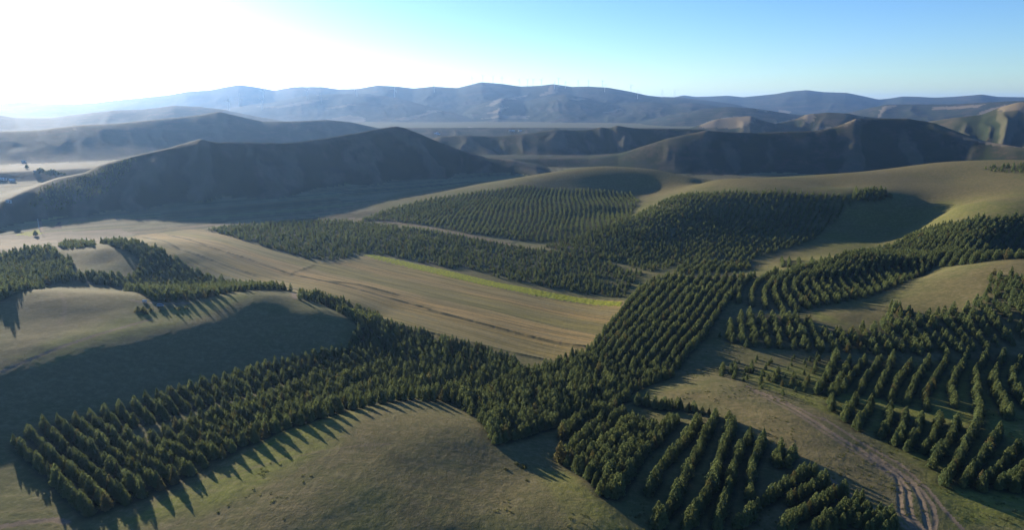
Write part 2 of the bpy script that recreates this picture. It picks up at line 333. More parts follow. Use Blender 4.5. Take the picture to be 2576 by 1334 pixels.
TRACKS = [([(1878,973),(1978,1020),(2085,1087),(2156,1130),(2213,1173),(2256,1201),(2262,1230),(2262,1255),(2264,1290),(2300,1334)], .9, -.6, 1.),
          ([(2156,1128),(2215,1169),(2262,1203),(2282,1236),(2286,1270),(2290,1300),(2320,1334)], .9, -.6, 1.),
          ([(2192,1144),(2262,1191),(2299,1226),(2318,1262),(2326,1300),(2335,1334)], .9, -.6, 1.),
          ([(2230,1170),(2285,1205),(2320,1240),(2345,1275),(2352,1310),(2350,1334)], .8, -.3, .7),
          ([(2067,1052),(2156,1109),(2263,1169),(2334,1233),(2370,1280),(2420,1334)], .6, -.22, .8),
          ([(1880,975),(1960,1005),(2040,1045),(2070,1058)], .7, -.2, .7),
          ([(2067,1187),(2120,1237),(2192,1280),(2263,1319),(2285,1334)], .6, -.15, .7),
          ([(1890,985),(1990,1035),(2080,1095),(2170,1150),(2240,1200)], .7, -.12, .5)]
rut = np.zeros(PX.shape)
for L, hw, dz, am in PATH+TRACKS:
    d, al = line_dist(L)
    put(a_dirt, soft(d-hw*.5, hw)*am); rut = np.maximum(rut, -dz*soft(d, hw*1.15))
gZ[:nearj] -= .38*rut
FARTRK = [[(0,610),(120,606),(250,595),(350,584),(480,572),(560,566),(640,560)],[(640,560),(760,545),(880,520),(1000,500),(1100,480),(1250,455)],[(905,552),(960,557),(1080,574),(1180,594),(1290,618)],[(1400,620),(1440,626),(1500,636)],[(105,585),(102,572),(98,560)],
          [(0,598),(150,590),(300,578)],[(150,566),(170,556),(260,552),(380,555)],[(860,550),(920,552)],[(1150,690),(1230,712),(1350,738),(1450,752)],
          [(742,752),(738,738)],[(152,628),(148,605)],[(245,612),(252,604)]]
for i, L in enumerate(FARTRK):
    d, al = line_dist(L); put(a_dirt, soft(d-.6, 2.6)*.8)
# ---- worn, dry, dark and lush patches
def blob(arr, pts, am, edge=12., ns=25., cut=.25):
    W = spots(pts); c = W.mean(0); x0, y0 = W.min(0)-edge*2; x1, y1 = W.max(0)+edge*2
    sel = (PX > x0) & (PX < x1) & (PY > y0) & (PY < y1); X = PX[sel]; Y = PY[sel]
    ins = inside(X, Y, W); b = np.full(X.shape, 1e9)
    for k in range(len(W)):
        ax, ay = W[k]; bx, by = W[(k+1) % len(W)]; L2 = (bx-ax)**2+(by-ay)**2+1e-9
        t = np.clip(((X-ax)*(bx-ax)+(Y-ay)*(by-ay))/L2, 0, 1); b = np.minimum(b, np.hypot(X-ax-t*(bx-ax), Y-ay-t*(by-ay)))
    sd = np.where(ins, b, -b)+edge*1.2*fbm(X/ns, Y/ns, 3, 90)
    v = np.zeros(PX.shape); v[sel] = am*sstep(-edge*.5, edge*.7, sd); put(arr, v)
blob(a_brown, [(1640,985),(1720,975),(1850,995),(1960,1040),(2080,1105),(2200,1175),(2250,1230),(2240,1290),(2160,1260),(2060,1190),(1950,1120),(1880,1050),(1760,1020),(1650,1010)], 1., 9)
blob(a_brown, [(2060,790),(2250,760),(2400,700),(2576,650),(2576,720),(2430,780),(2250,810),(2150,820)], .8, 10)
blob(a_brown, [(0,850),(120,740),(230,720),(330,745),(345,770),(300,790),(150,850),(0,900)], .6, 18)
blob(a_brown, [(900,1030),(1100,1030),(1230,1080),(1330,1170),(1480,1334),(1000,1334),(880,1200),(860,1100)], .75, 20)
blob(a_brown, [(1700,460),(2000,455),(2330,412),(2576,405),(2576,520),(2380,500),(2100,470),(1800,478)], .8, 25)
blob(a_brown, [(1310,463),(1400,437),(1520,419),(1650,428),(1750,466),(1740,480),(1560,480),(1400,474)], .8, 10)
blob(a_brown, [(150,625),(250,618),(330,635),(345,665),(200,665)], .8, 9)
blob(a_brown, [(0,960),(200,890),(420,830),(600,765),(760,780),(880,830),(860,880),(600,920),(350,980),(100,1030),(0,1060)], 1., 12)
blob(a_dark, [(1060,1120),(1150,1100),(1200,1130),(1190,1200),(1150,1260),(1120,1334),(960,1334),(900,1260),(950,1200),(1010,1180)], .5, 26, 14)
blob(a_dark, [(2120,1180),(2200,1200),(2250,1250),(2230,1290),(2170,1260),(2090,1215)], .35, 6, 8)
blob(a_lush, [(330,790),(420,770),(640,740),(600,760),(430,830),(250,880),(100,930),(0,930),(0,900),(200,830)], .8, 10)
blob(a_lush, [(480,1210),(640,1110),(850,1040),(980,1010),(900,1060),(800,1160),(600,1290),(350,1334),(250,1334)], 1., 10)
blob(a_lush, [(1350,1180),(1430,1190),(1500,1270),(1560,1334),(1450,1334),(1400,1260)], .9, 6)
blob(a_lush, [(1850,930),(2576,900),(2576,1334),(2400,1334),(2300,1180),(2150,1080),(2000,1000),(1850,950)], .9, 8)
blob(a_lush, [(2150,540),(2576,470),(2576,640),(2300,670),(1900,720),(1830,780),(1830,700)], .3, 15)
blob(a_lush, [(2040,780),(2150,820),(2300,800),(2240,830),(2060,810)], .7, 4)

# ---- strip fields, ditches and field lanes of the valley floor
q0 = np.array(spot(0, 606)); q1 = np.array(spot(1250, 458)); ud = (q1-q0)/np.linalg.norm(q1-q0); cw = -(PX-q0[0])*ud[1]+(PY-q0[1])*ud[0]; aw = (PX-q0[0])*ud[0]+(PY-q0[1])*ud[1]
flr = sstep(3.5, 1.2, gZ[:nearj]) * (PY > 480) * ~f_in
flr = (1-sstep(1.2, 3.5, gZ[:nearj]))*(gR[:nearj] > 620)*(~f_in)
cell = np.floor(aw/260.+.6*vnoise(cw/60., cw*0, 3)); s1 = vnoise(cw/16.+cell*5.1, aw/420., 61); s2 = vnoise(cw/7.+cell*3.3, aw/300., 62); s3 = vnoise(cw/30., aw/700., 63)
put(a_line, flr*sstep(.66, .80, s2)*.75); put(a_brown, flr*sstep(.5, .7, s1)*.95); put(a_lush, flr*sstep(.55, .7, s3)*.5); a_pale = zero(); put(a_pale, flr*(.45+.55*sstep(.35, .65, s3))); put(a_dirt, flr*sstep(.80, .9, vnoise(cw/9., aw/600., 64))*.38)
# ================================================================ where the trees stand
TREES = []      # x, y, scale, block, row, index
def add_row(W, blk, row, d=2.5, jit=.45, s=(.8, 1.12), drop=.03, keep=None):
    W = np.asarray(W); L = np.hypot(*np.diff(W, axis=0).T); S = np.concatenate([[0], np.cumsum(L)])
    n = int(S[-1]/d); q = 0
    for k in range(n+1):
        t = (k+.5*rng.random())*d
        if rng.random() < drop: continue
        x = np.interp(t, S, W[:, 0])+rng.normal()*jit; y = np.interp(t, S, W[:, 1])+rng.normal()*jit
        if keep is not None and not keep(x, y): continue
        TREES.append((x, y, rng.uniform(*s)*(1+.08*math.sin(k*.7+row)), blk, row, q)); q += 1
def resample(W, n):
    W = np.asarray(W); L = np.hypot(*np.diff(W, axis=0).T); S = np.concatenate([[0], np.cumsum(L)]); t = np.linspace(0, S[-1], n)
    return np.stack([np.interp(t, S, W[:, 0]), np.interp(t, S, W[:, 1])], 1)
def by_vertex(W, n=26):
    W = np.asarray(W); k = np.arange(len(W)); t = np.linspace(0, len(W)-1, n)
    P_ = np.stack([np.interp(t, k, W[:, 0]), np.interp(t, k, W[:, 1])], 1)
    for _ in range(3): P_[1:-1] = (P_[:-2]+2*P_[1:-1]+P_[2:])/4
    return P_
def ruled(blk, guides, space=9., keep=None, vert=False, **kw):
    G = [by_vertex(spots(g)) if vert else resample(spots(g), 24) for g in guides]; row = 0
    for A, B in zip(G, G[1:]):
        n = max(1, int(round(np.median(np.hypot(*(B-A).T))/space)))
        for k in range(n):
            f = k/n; add_row(A*(1-f)+B*f, blk, row, keep=keep, **kw); row += 1
    add_row(G[-1], blk, row, keep=keep, **kw)
def fill(blk, pts, direction, space=5., d=3., jit=.6, holes=(), **kw):
    W = spots(pts); a, b = spots(direction); ux = (b-a)/np.linalg.norm(b-a); ox = np.array([-ux[1], ux[0]])
    c = W@np.stack([ux, ox], 1); lo, hi = c.min(0), c.max(0); H_ = [spots(h) for h in holes]; row = 0
    for v in np.arange(lo[1], hi[1], space):
        n = max(2, int((hi[0]-lo[0])/12)); line = [ux*(lo[0]+(hi[0]-lo[0])*k/n)+ox*(v+space*.35*math.sin(k*.33+v*.02)) for k in range(n+1)]
        def keep(x, y):
            return bool(inside([x], [y], W)[0]) and not any(inside([x], [y], h)[0] for h in H_)
        add_row(line, blk, row, d=d, jit=jit, keep=keep, **kw); row += 1
Z3 = lambda L: [(1657+x*.3567, 859+y*.3567) for x, y in L]     # enlargements used while surveying
Z2 = lambda L: [(842+x*.3567, 859+y*.3567) for x, y in L]
Z6 = lambda L: [(1657+x*.3567, 536+y*.3567) for x, y in L]
def spots_keep(pts, neg=False):
    W = spots(pts)
    return lambda x, y: bool(inside([x], [y], W)[0]) != neg
gap = spots_keep([(300,1092),(330,1080),(400,1066),(500,1032),(600,1008),(700,972),(770,955),(790,965),(700,993),(600,1022),(540,1042),(430,1082),(345,1115)], True)
ruled('lower left block', [[(38,1118),(130,1205),(228,1300)],[(145,1063),(260,1170),(365,1255)],[(260,1045),(370,1140),(490,1200)],[(370,1015),(480,1100),(590,1140)],[(480,980),(600,1052),(700,1090)],[(620,940),(740,1012),(840,1047)],[(760,908),(880,972),(990,1012)],[(880,885),(985,945),(1120,1012)]], space=5.9, keep=gap, d=2.4, s=(.8, 1.03))
fill('belt under the dark hill', [(880,885),(885,845),(900,820),(870,800),(820,770),(752,755),(750,742),(800,748),(880,770),(940,795),(1000,828),(1045,838),(1150,865),(1250,893),(1310,928),(1322,945),(1270,962),(1200,985),(1150,1015),(1120,1012),(985,945)], [(950,870),(1150,960)], space=6.2, d=2.6, s=(.75, 1.1), drop=.06)
ruled('middle block', [[(1140,1016),(1300,957),(1420,915),(1480,900)],[(1215,1065),(1400,1000),(1560,940)],[(1245,1120),(1450,1045),(1690,948)]], space=6.4, d=2.6, s=(.85, 1.12), drop=.04)
ruled('ribbed block beside the field', [[(1478,903),(1545,812),(1610,735),(1660,703)],[(1560,937),(1640,838),(1720,750),(1765,700)],[(1690,940),(1760,858),(1820,770),(1870,700)]], space=6.8, d=2.4, s=(.8, 1.05))
ruled('curved rows', [Z6(g) for g in ([(560,640),(560,590),(570,550),(610,500),(640,475),(670,450)],[(760,685),(745,630),(745,570),(790,500),(880,440),(1010,390)],[(980,700),(920,640),(875,580),(890,490),(1010,415),(1200,345)],[(1130,665),(1060,600),(1010,530),(1060,460),(1300,375),(1560,260)],[(1450,600),(1370,530),(1312,460),(1390,385),(1620,270),(1880,120)],[(1710,500),(1650,450),(1600,405),(1640,345),(1850,235),(2110,80)],[(1930,385),(1940,355),(1960,325),(2090,250),(2220,150),(2340,50)],[(2200,360),(2230,330),(2290,280),(2370,190),(2460,110),(2576,30)],[(2700,330),(2740,290),(2800,240),(2880,160),(2960,90),(3060,20)])], space=9.2, vert=True, d=2.4, s=(.7, 1.0))
LR6 = [Z2([(2050,420),(1750,580),(1600,700)]),Z2([(1990,480),(1900,560),(1690,780),(1590,860)]),Z2([(2100,560),(1850,800),(1690,930)]),Z2([(2190,590),(2000,720),(1790,980)]),Z2([(2280,600),(2020,850),(1860,1100)]),Z2([(2420,570),(2150,840),(1980,1110)]),
       [(1761,1065),(1662,1188),(1627,1252)],[(1800,1056),(1757,1145),(1693,1277),(1650,1334)],[(1842,1080),(1814,1152),(1789,1242),(1721,1345)],[(1885,1106),(1857,1152),(1835,1224),(1800,1345)],[(1921,1113),(1889,1188),(1885,1266)],[(1960,1140),(1952,1180)],
       [(1995,1150),(1975,1180)],[(2049,1195),(1996,1216),(1932,1266),(1857,1332)],[(2075,1222),(2020,1250),(1985,1275)],[(2125,1244),(2049,1286),(1960,1345)],[(2165,1275),(2100,1310),(2040,1345)],[(2213,1304),(2150,1334)],[(2250,1330),(2220,1350)],[(2190,1292),(2130,1318),(2080,1345)],[(2232,1318),(2180,1345)]]
_a = [resample(spots(L), 12) for L in LR6[:6]]
for i in (1, 2, 3, 4): add_row((_a[i]+_a[i+1])/2, 'lower right block', 40+i, d=2.1, jit=.3, s=(.7, 1.05), drop=.04)
for i, L in enumerate(LR6): add_row(spots(L), 'lower right block', i, d=2.05, jit=.3, s=(.8, 1.12), drop=.03)
for i, L in enumerate([Z3([(0,470),(180,480),(350,520),(480,560),(560,620)]), Z2([(2050,430),(2250,470),(2500,480)])]): add_row(spots(L), 'lower right block', 30+i, d=2.3, jit=1.2, s=(.6, .95), drop=.15)
R7 = [Z3(g) for g in ([(450,180),(440,250)],[(540,190),(530,270)],[(660,180),(650,230)],[(840,210),(810,290)],[(960,240),(930,330)],[(1060,270),(1010,360)],[(1120,110),(1090,230)],[(1240,130),(1190,270),(1110,380)],[(1340,170),(1270,310),(1210,410)],[(1450,150),(1350,280),(1290,360)],[(1560,150),(1450,300),(1410,390)],[(1650,120),(1600,250),(1530,400)],[(1770,180),(1680,310),(1630,440)],[(1900,160),(1820,280),(1740,460)],
      [(2030,130),(1960,260),(1870,400),(1890,500)],[(2170,110),(2090,260),(2050,350),(2090,480)],[(2310,110),(2230,240),(2240,420),(2260,580)],[(2430,100),(2350,270),(2390,420),(2470,560)],[(2560,120),(2490,250),(2510,380),(2590,480)],
      [(1210,440),(1230,500)],[(1390,440),(1300,570)],[(1500,460),(1390,630)],[(1630,490),(1620,610),(1560,690)],[(1740,520),(1720,660),(1660,750)],[(1840,560),(1820,680),(1740,780)],[(1970,580),(1940,700),(1860,800)],[(2100,600),(2050,720),(1920,900)],[(2260,580),(2180,720),(2100,870),(2010,1020)],[(2400,660),(2300,820),(2140,1030)],[(2540,770),(2400,920),(2260,1060)],[(2640,860),(2480,1010),(2380,1060)])]
for q_ in range(1, 9): R7 += [[(u+q_*36, v) for u, v in Z3([(2580,150),(2530,280),(2560,420),(2640,560)])], [(u+q_*38, v+4) for u, v in Z3([(2660,700),(2520,860),(2400,1060)])]]
for i, L in enumerate(R7): add_row(spots(L), 'right slope block', i, d=2.1 if i > 6 else 3.0, jit=.35, s=(.75, 1.05) if i > 6 else (.45, .7), drop=.04)
fill('right mixed block', Z6([(430,870),(480,790),(600,730),(900,730),(1020,740),(1180,820),(1400,850),(1560,770),(1640,670),(1900,730),(2130,690),(2280,590),(2330,450),(2420,420),(2700,520),(3400,560),(3400,820),(2640,860),(2450,960),(2000,1000),(1700,1005),(1400,1000),(1000,975),(600,955),(430,900)]), Z6([(2200,580),(2440,840)]), space=7.4, d=2.9, jit=.8, s=(.65, 1.12), drop=.07)
fill('sparse young trees', Z3([(420,140),(1100,110),(1180,330),(900,400),(640,320)]), Z3([(700,300),(760,180)]), space=9, d=6.5, jit=1.2, s=(.38, .6), drop=.2)
fill('spur above the ribbed block', [(1700,692),(1705,668),(1800,660),(1895,655),(1885,680),(1800,690)], [(1800,690),(1830,660)], space=7., d=2.5, s=(.6, .9))
fill('far slope wood', [(905,556),(960,533),(1050,508),(1150,491),(1310,468),(1400,476),(1500,479),(1590,486),(1610,505),(1570,560),(1540,600),(1480,612),(1380,612),(1280,603),(1180,588),(1080,568),(980,556)], [(1000,560),(1060,508)], space=6.2, d=3.1, jit=.8, s=(.45, .68), drop=.06)
fill('valley wood', [(520,580),(600,567),(700,560),(800,555),(900,560),(980,568),(1080,580),(1180,598),(1280,618),(1400,632),(1500,650),(1620,690),(1600,705),(1570,748),(1450,738),(1350,718),(1200,690),(1100,670),(1000,648),(920,638),(850,655),(785,655),(700,630),(600,600)], [(900,600),(1100,640)], space=5.8, d=3.2, jit=1.2, s=(.42, .72), drop=.1, holes=[[(1150,672),(1230,690),(1290,715),(1240,712),(1160,690)],[(1380,622),(1500,636),(1500,642),(1390,630)],[(1500,700),(1560,705),(1540,716),(1490,708)]])
fill('shaded slope wood', [(1370,622),(1500,580),(1600,540),(1690,498),(1780,486),(1900,484),(2050,487),(2130,494),(2150,510),(2120,535),(2090,565),(2060,595),(1990,625),(1900,652),(1800,655),(1700,668),(1640,688),(1560,662),(1450,640)], [(1500,625),(1640,545)], space=6.6, d=3.2, jit=1., s=(.5, .76), drop=.07)
fill('plateau clump', [(2150,482),(2225,480),(2245,498),(2200,508),(2140,508)], [(2150,500),(2240,490)], space=4.5, d=3.5, jit=1.2, s=(.6, .95))
fill('plateau edge wood', [(2470,424),(2576,414),(2600,436),(2500,436)], [(2480,430),(2576,424)], space=9, d=6, jit=2, s=(.6, .9))
fill('right edge bushes', [(2490,632),(2520,600),(2600,580),(2600,625),(2540,632)], [(2500,625),(2576,600)], space=7, d=4, jit=1.2, s=(.35, .6), drop=.2)
fill('knoll wood', [(185,700),(240,690),(330,702),(350,680),(352,655),(330,635),(285,622),(253,612),(330,610),(380,625),(440,652),(500,690),(580,713),(650,722),(735,734),(640,731),(540,746),(440,759),(372,757),(350,740),(300,724),(200,709)], [(400,680),(600,740)], space=4.8, d=2.6, s=(.68, .95), drop=.03)
fill('left edge wood', [(-60,660),(0,645),(60,633),(130,627),(150,645),(180,655),(185,690),(190,706),(120,720),(60,736),(0,758),(-60,780)], [(0,700),(140,650)], space=6.0, d=2.6, s=(.7, 1.05), drop=.04)
fill('knoll top belt', [(148,626),(152,613),(200,609),(240,612),(236,621),(172,626)], [(150,620),(240,615)], space=5, d=3, s=(.55, .85))
fill('left hill wood', [(70,515),(110,470),(215,442),(330,396),(350,402),(320,440),(260,490),(180,522),(100,524)], [(150,480),(300,420)], space=7, d=5, jit=2., s=(.35, .6), drop=.1)
for q_, xx in enumerate((868, 915, 985, 1075, 1140)): add_row(spots(Z6([(xx, 335), (xx+6, 385)])), 'line above the curved rows', q_, d=3.5, jit=.4, s=(.55, .75))
print('TREES', len(TREES))
T = np.array([(t[0], t[1], t[2]) for t in TREES]); T[:, 2] *= .82+.34*vnoise(T[:, 0]/22., T[:, 1]/22., 301)+.06*rng.normal(size=len(T)).clip(-2, 2); TREES = [(t[0], t[1], float(q_), t[3], t[4], t[5]) for t, q_ in zip(TREES, T[:, 2])]; TZ = ground(T[:, 0], T[:, 1])
# ground darkened in colour under the trees: shade painted over litter and growth
a_under_shade = np.zeros((nr, na)); _ti = np.interp(np.arctan2(T[:, 0], T[:, 1]), AZ, np.arange(na)); _tr = np.hypot(T[:, 0], T[:, 1]); _tj = np.interp(np.log(_tr), LR, np.arange(nr))
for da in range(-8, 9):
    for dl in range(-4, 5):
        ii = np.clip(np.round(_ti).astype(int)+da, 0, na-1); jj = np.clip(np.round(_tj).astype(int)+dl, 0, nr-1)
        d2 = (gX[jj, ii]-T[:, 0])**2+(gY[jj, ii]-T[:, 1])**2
        np.add.at(a_under_shade, (jj, ii), np.exp(-d2/(2*1.9**2))*.75*T[:, 2])
a_under_shade = np.clip(a_under_shade, 0, 1)
# ---- which piece each ground face belongs to
fx_, fy_ = (gX[:-1, :-1]+gX[1:, 1:])/2, (gY[:-1, :-1]+gY[1:, 1:])/2
PLOTS = [('ploughed_plot', [(127,577),(148,559),(156,561),(153,577)], 'soil'), ('rapeseed_plot', [(34,592),(75,582),(106,577),(108,588),(75,594)], 'yellow'),
         ('meadow_plot', [(0,560),(60,552),(120,545),(160,546),(120,556),(30,566)], 'pale'),
         ('stubble_plot', [(0,592),(300,578),(345,590),(290,600),(0,640)], 'stubble'),
         ('stubble_plot', [(20,412),(120,410),(240,411),(225,424),(150,424),(110,420),(30,424)], 'stubble'),
         ('meadow_plot', [(0,430),(80,426),(110,440),(60,455),(0,452)], 'pale'),
         ('stubble_plot', [(1020,327),(1180,318),(1300,326),(1260,336),(1120,339)], 'stubble')]
near_faces = np.zeros(fx_.shape, bool); near_faces[:nearj] = True
sub = slice(0, nearj)
m_field = np.zeros(fx_.shape, bool); m_flow = np.zeros(fx_.shape, bool)
m_flow[sub] = inside(fx_[sub], fy_[sub], spots(FLOWERS)); m_field[sub] = inside(fx_[sub], fy_[sub], field_w) & ~m_flow[sub]
m_track = np.zeros(fx_.shape, bool); m_track[sub] = (a_dirt[:nearj] > .42)[:, :fx_.shape[1]] & ~m_field[sub] & ~m_flow[sub] & (gR[:nearj, :-1] < 1400)
taken = m_field | m_flow | m_track
# crop relief: sown rows and mown swaths
bump = .16*fbm(cross/2.2, along_f/60., 2, 33)
fm = np.zeros(gZ.shape, bool); fm[:nearj] = f_in | fl_in
gZ += np.where(fm, bump, 0)+np.where(np.pad(fl_in, ((0, nr-nearj), (0, 0))), .55*0+.3+.25*fbm(gX/2., gY/2., 2, 4), 0)

def grid_object(name, mask, mat, attrs=None):
    J, I = np.nonzero(mask)
    if not len(J): return None
    a = J*na+I; quads = np.stack([a, a+1, a+na+1, a+na], 1)
    used, inv = np.unique(quads.ravel(), return_inverse=True)
    co = np.stack([gX.ravel()[used], gY.ravel()[used], gZ.ravel()[used]], 1).astype(np.float32)
    me = bpy.data.meshes.new(name); n = len(quads)
    me.vertices.add(len(co)); me.vertices.foreach_set('co', co.ravel())
    me.loops.add(n*4); me.loops.foreach_set('vertex_index', inv.reshape(-1, 4)[:, ::-1].ravel().astype(np.int32))
    me.polygons.add(n); me.polygons.foreach_set('loop_start', np.arange(0, n*4, 4, dtype=np.int32)); me.polygons.foreach_set('loop_total', np.full(n, 4, np.int32))
    me.polygons.foreach_set('use_smooth', np.ones(n, bool)); me.update(calc_edges=True)
    for k, arr in (attrs or {}).items():
        at = me.attributes.new(k, 'FLOAT', 'POINT'); at.data.foreach_set('value', arr.ravel()[used].astype(np.float32))
    me.materials.append(mat)
    o = bpy.data.objects.new(name, me); COL.objects.link(o); o['kind'] = 'structure'
    return o

# ================================================================ ground materials
def finish(w, col, rough_bump=None, dist=.3):
    d = w.n('ShaderNodeBsdfPrincipled'); w.set(d.inputs['Base Color'], col); d.inputs['Roughness'].default_value = .95
    d.inputs['Specular IOR Level'].default_value = .02
    d.inputs['Sheen Weight'].default_value = 0.0
    if rough_bump is not None:
        b = w.n('ShaderNodeBump'); b.inputs['Strength'].default_value = .5; b.inputs['Distance'].default_value = dist
        w.set(b.inputs['Height'], rough_bump); w.nt.links.new(b.outputs[0], d.inputs['Normal'])
    return d.outputs[0]
def mat_grass():
    m, nt, out = new_mat('grass'); w = N(nt)
    pos = w.n('ShaderNodeNewGeometry').outputs['Position']
    big = w.noise(pos, .012, 4, .6); mid = w.noise(pos, .09, 4, .6); fine = w.noise(pos, .9, 3, .65)
    c = w.mix(w.ramp(big, .38, .62), (.135, .13, .048), (.158, .13, .062))
    c = w.mix(w.ramp(mid, .4, .7, 0, .6), c, (.10, .105, .035))
    c = w.mix(w.attr('pale').outputs['Fac'], c, (.235, .215, .125))
    c = w.mix(w.math('MULTIPLY', w.attr('lush').outputs['Fac'], w.ramp(mid, .25, .6, .55, 1)), c, (.165, .175, .036))
    c = w.mix(w.math('MULTIPLY', w.attr('brown').outputs['Fac'], w.ramp(mid, .3, .6, .5, 1)), c, (.175, .138, .062))
    c = w.mix(w.math('MULTIPLY', w.attr('dark').outputs['Fac'], w.ramp(mid, .42, .58, .1, .85)), c, (.045, .045, .035))
    c = w.mix(w.ramp(fine, .35, .7, 0, .55), c, w.mix(.5, c, (.05, .055, .022)))
    m2 = w.noise(pos, .33, 4, .7); c = w.mix(w.ramp(m2, .42, .62, 0, .5), c, (.085, .088, .038)); c = w.mix(w.ramp(m2, .46, .36, 0, .4), c, (.20, .175, .095))
    st = w.n('ShaderNodeMapping'); w.set(st.inputs['Vector'], pos); st.inputs['Scale'].default_value = (.05, .35, .3); st.inputs['Rotation'].default_value = (0, 0, .5)
    c = w.mix(w.ramp(w.noise(st.outputs[0], 1., 3), .5, .75, 0, .35), c, (.21, .17, .085))
    c = w.mix(w.math('MULTIPLY', w.attr('litter_shade').outputs['Fac'], .85), c, (.040, .042, .026))  # shade under the trees mixed into the ground colour
    c = w.mix(w.attr('line').outputs['Fac'], c, (.045, .05, .025))
    c = w.mix(w.attr('dirt').outputs['Fac'], c, w.mix(w.ramp(fine, .3, .7), (.24, .175, .11), (.17, .125, .085)))
    nt.links.new(finish(w, c, w.math('ADD', fine, w.math('MULTIPLY', w.noise(pos, 3.2, 2), .5)), .5), out.inputs[0]); return m
def mat_dirt():
    m, nt, out = new_mat('bare_soil'); w = N(nt); pos = w.n('ShaderNodeNewGeometry').outputs['Position']
    f = w.noise(pos, .8, 4, .6)
    c = w.mix(w.ramp(f, .3, .7), (.22, .165, .105), (.155, .12, .08))
    nt.links.new(finish(w, c, f, .3), out.inputs[0]); return m
def mat_field(name, stops, tint=None, ns=(.006, .35)):
    """crop land: strips laid side by side across the field"""
    m, nt, out = new_mat(name); w = N(nt); pos = w.n('ShaderNodeNewGeometry').outputs['Position']
    cr = w.attr('cross').outputs['Fac']; al = w.attr('along').outputs['Fac']
    wob = w.noise(pos, .03, 3)
    cr2 = w.math('ADD', cr, w.math('MULTIPLY', wob, 5.0))
    lo, hi = stops[0][0], stops[-1][0]
    f = w.n('ShaderNodeMapRange'); w.set(f.inputs[0], cr2); f.inputs[1].default_value = lo; f.inputs[2].default_value = hi
    r = w.n('ShaderNodeValToRGB'); w.set(r.inputs[0], f.outputs[0]); r.color_ramp.interpolation = 'LINEAR'
    els = r.color_ramp.elements
    while len(els) < len(stops): els.new(.5)
    for e, (p, c) in zip(els, stops): pass
    for i, (p, c) in enumerate(stops): els[i].position = (p-lo)/(hi-lo); els[i].color = (*c, 1)
    cb = w.n('ShaderNodeCombineXYZ'); w.set(cb.inputs[0], w.math('MULTIPLY', cr, ns[1])); w.set(cb.inputs[1], w.math('MULTIPLY', al, ns[0]*2))
    sw = w.noise(cb.outputs[0], 1., 4, .65)
    c = w.mix(w.ramp(sw, .42, .58, 0, .95), r.outputs[0], w.mix(.6, r.outputs[0], (.075, .08, .04)))
    cb2 = w.n('ShaderNodeCombineXYZ'); w.set(cb2.inputs[0], w.math('MULTIPLY', cr, .11)); w.set(cb2.inputs[1], w.math('MULTIPLY', al, .004))
    c = w.mix(w.ramp(w.noise(cb2.outputs[0], 1., 2), .45, .65, 0, .5), c, (.28, .225, .105))
    c = w.mix(w.ramp(w.noise(pos, .7, 3), .4, .75, 0, .35), c, (.10, .09, .045))
    c = w.mix(w.attr('line').outputs['Fac'], c, (.04, .045, .022))
    nt.links.new(finish(w, c, w.noise(pos, 1.5, 2), .3), out.inputs[0]); return m
def mat_flat(name, c0, c1, sc=.5):
    m, nt, out = new_mat(name); w = N(nt); pos = w.n('ShaderNodeNewGeometry').outputs['Position']
    f = w.noise(pos, sc, 4, .6)
    nt.links.new(finish(w, w.mix(w.ramp(f, .35, .65), c0, c1), f, .4), out.inputs[0]); return m
def mat_hill(name, scale, far):
    m, nt, out = new_mat(name); w = N(nt); pos = w.n('ShaderNodeNewGeometry').outputs['Position']
    big = w.noise(pos, scale, 5, .6); f = w.noise(pos, scale*9, 4, .6)
    c = w.mix(w.ramp(big, .42, .56), (.078, .064, .042), (.034, .043, .027))
    c = w.mix(w.ramp(f, .4, .65, 0, .7), c, (.038, .046, .025))
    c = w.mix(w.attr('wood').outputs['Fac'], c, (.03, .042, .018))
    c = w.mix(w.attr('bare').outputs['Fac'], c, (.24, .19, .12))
    nt.links.new(finish(w, c, f, 1.5 if not far else 8), out.inputs[0]); return m
M_GRASS, M_DIRT = mat_grass(), mat_dirt()
M_FIELD = mat_field('crop_field', [(-25,(0.240,0.185,0.060)),(6,(0.282,0.198,0.071)),(12,(0.370,0.244,0.093)),(34,(0.370,0.252,0.096)),(38,(0.240,0.198,0.064)),(56,(0.267,0.210,0.071)),(64,(0.352,0.235,0.089)),(82,(0.296,0.222,0.082)),(100,(0.352,0.247,0.089)),(125,(0.296,0.222,0.077)),(155,(0.352,0.247,0.089)),(240,(0.310,0.235,0.085))])
M_FLOW = mat_flat('yellow_crop', (.30, .30, .03), (.17, .18, .035), .5)
M_SOIL = mat_flat('ploughed_soil', (.075, .06, .05), (.06, .05, .045)); M_PALE = mat_flat('pale_meadow', (.20, .20, .07), (.15, .15, .06), .05)
M_STUB = mat_flat('stubble', (.24, .19, .12), (.17, .145, .09), .04)
M_VALLEY = M_GRASS
# stripes of stubble and grass in the valley floor strips
def far_marks():
    wood = zero(); bare = zero()
    return wood, bare
wood, bare = far_marks()
RW = {}
def world_mask(pts, am, arr, edge):
    W = spots(pts); x0, y0 = W.min(0)-3*edge; x1, y1 = W.max(0)+3*edge
    sel = (gX > x0) & (gX < x1) & (gY > y0) & (gY < y1); X = gX[sel]; Y = gY[sel]
    n1 = fbm(X/edge/1.5, Y/edge/1.5, 3, 51); n2 = fbm(X/edge/1.5+31, Y/edge/1.5, 3, 52)
    v = inside(X+n1*edge, Y+n2*edge, W)*am; q = arr[sel]; arr[sel] = np.maximum(q, v)
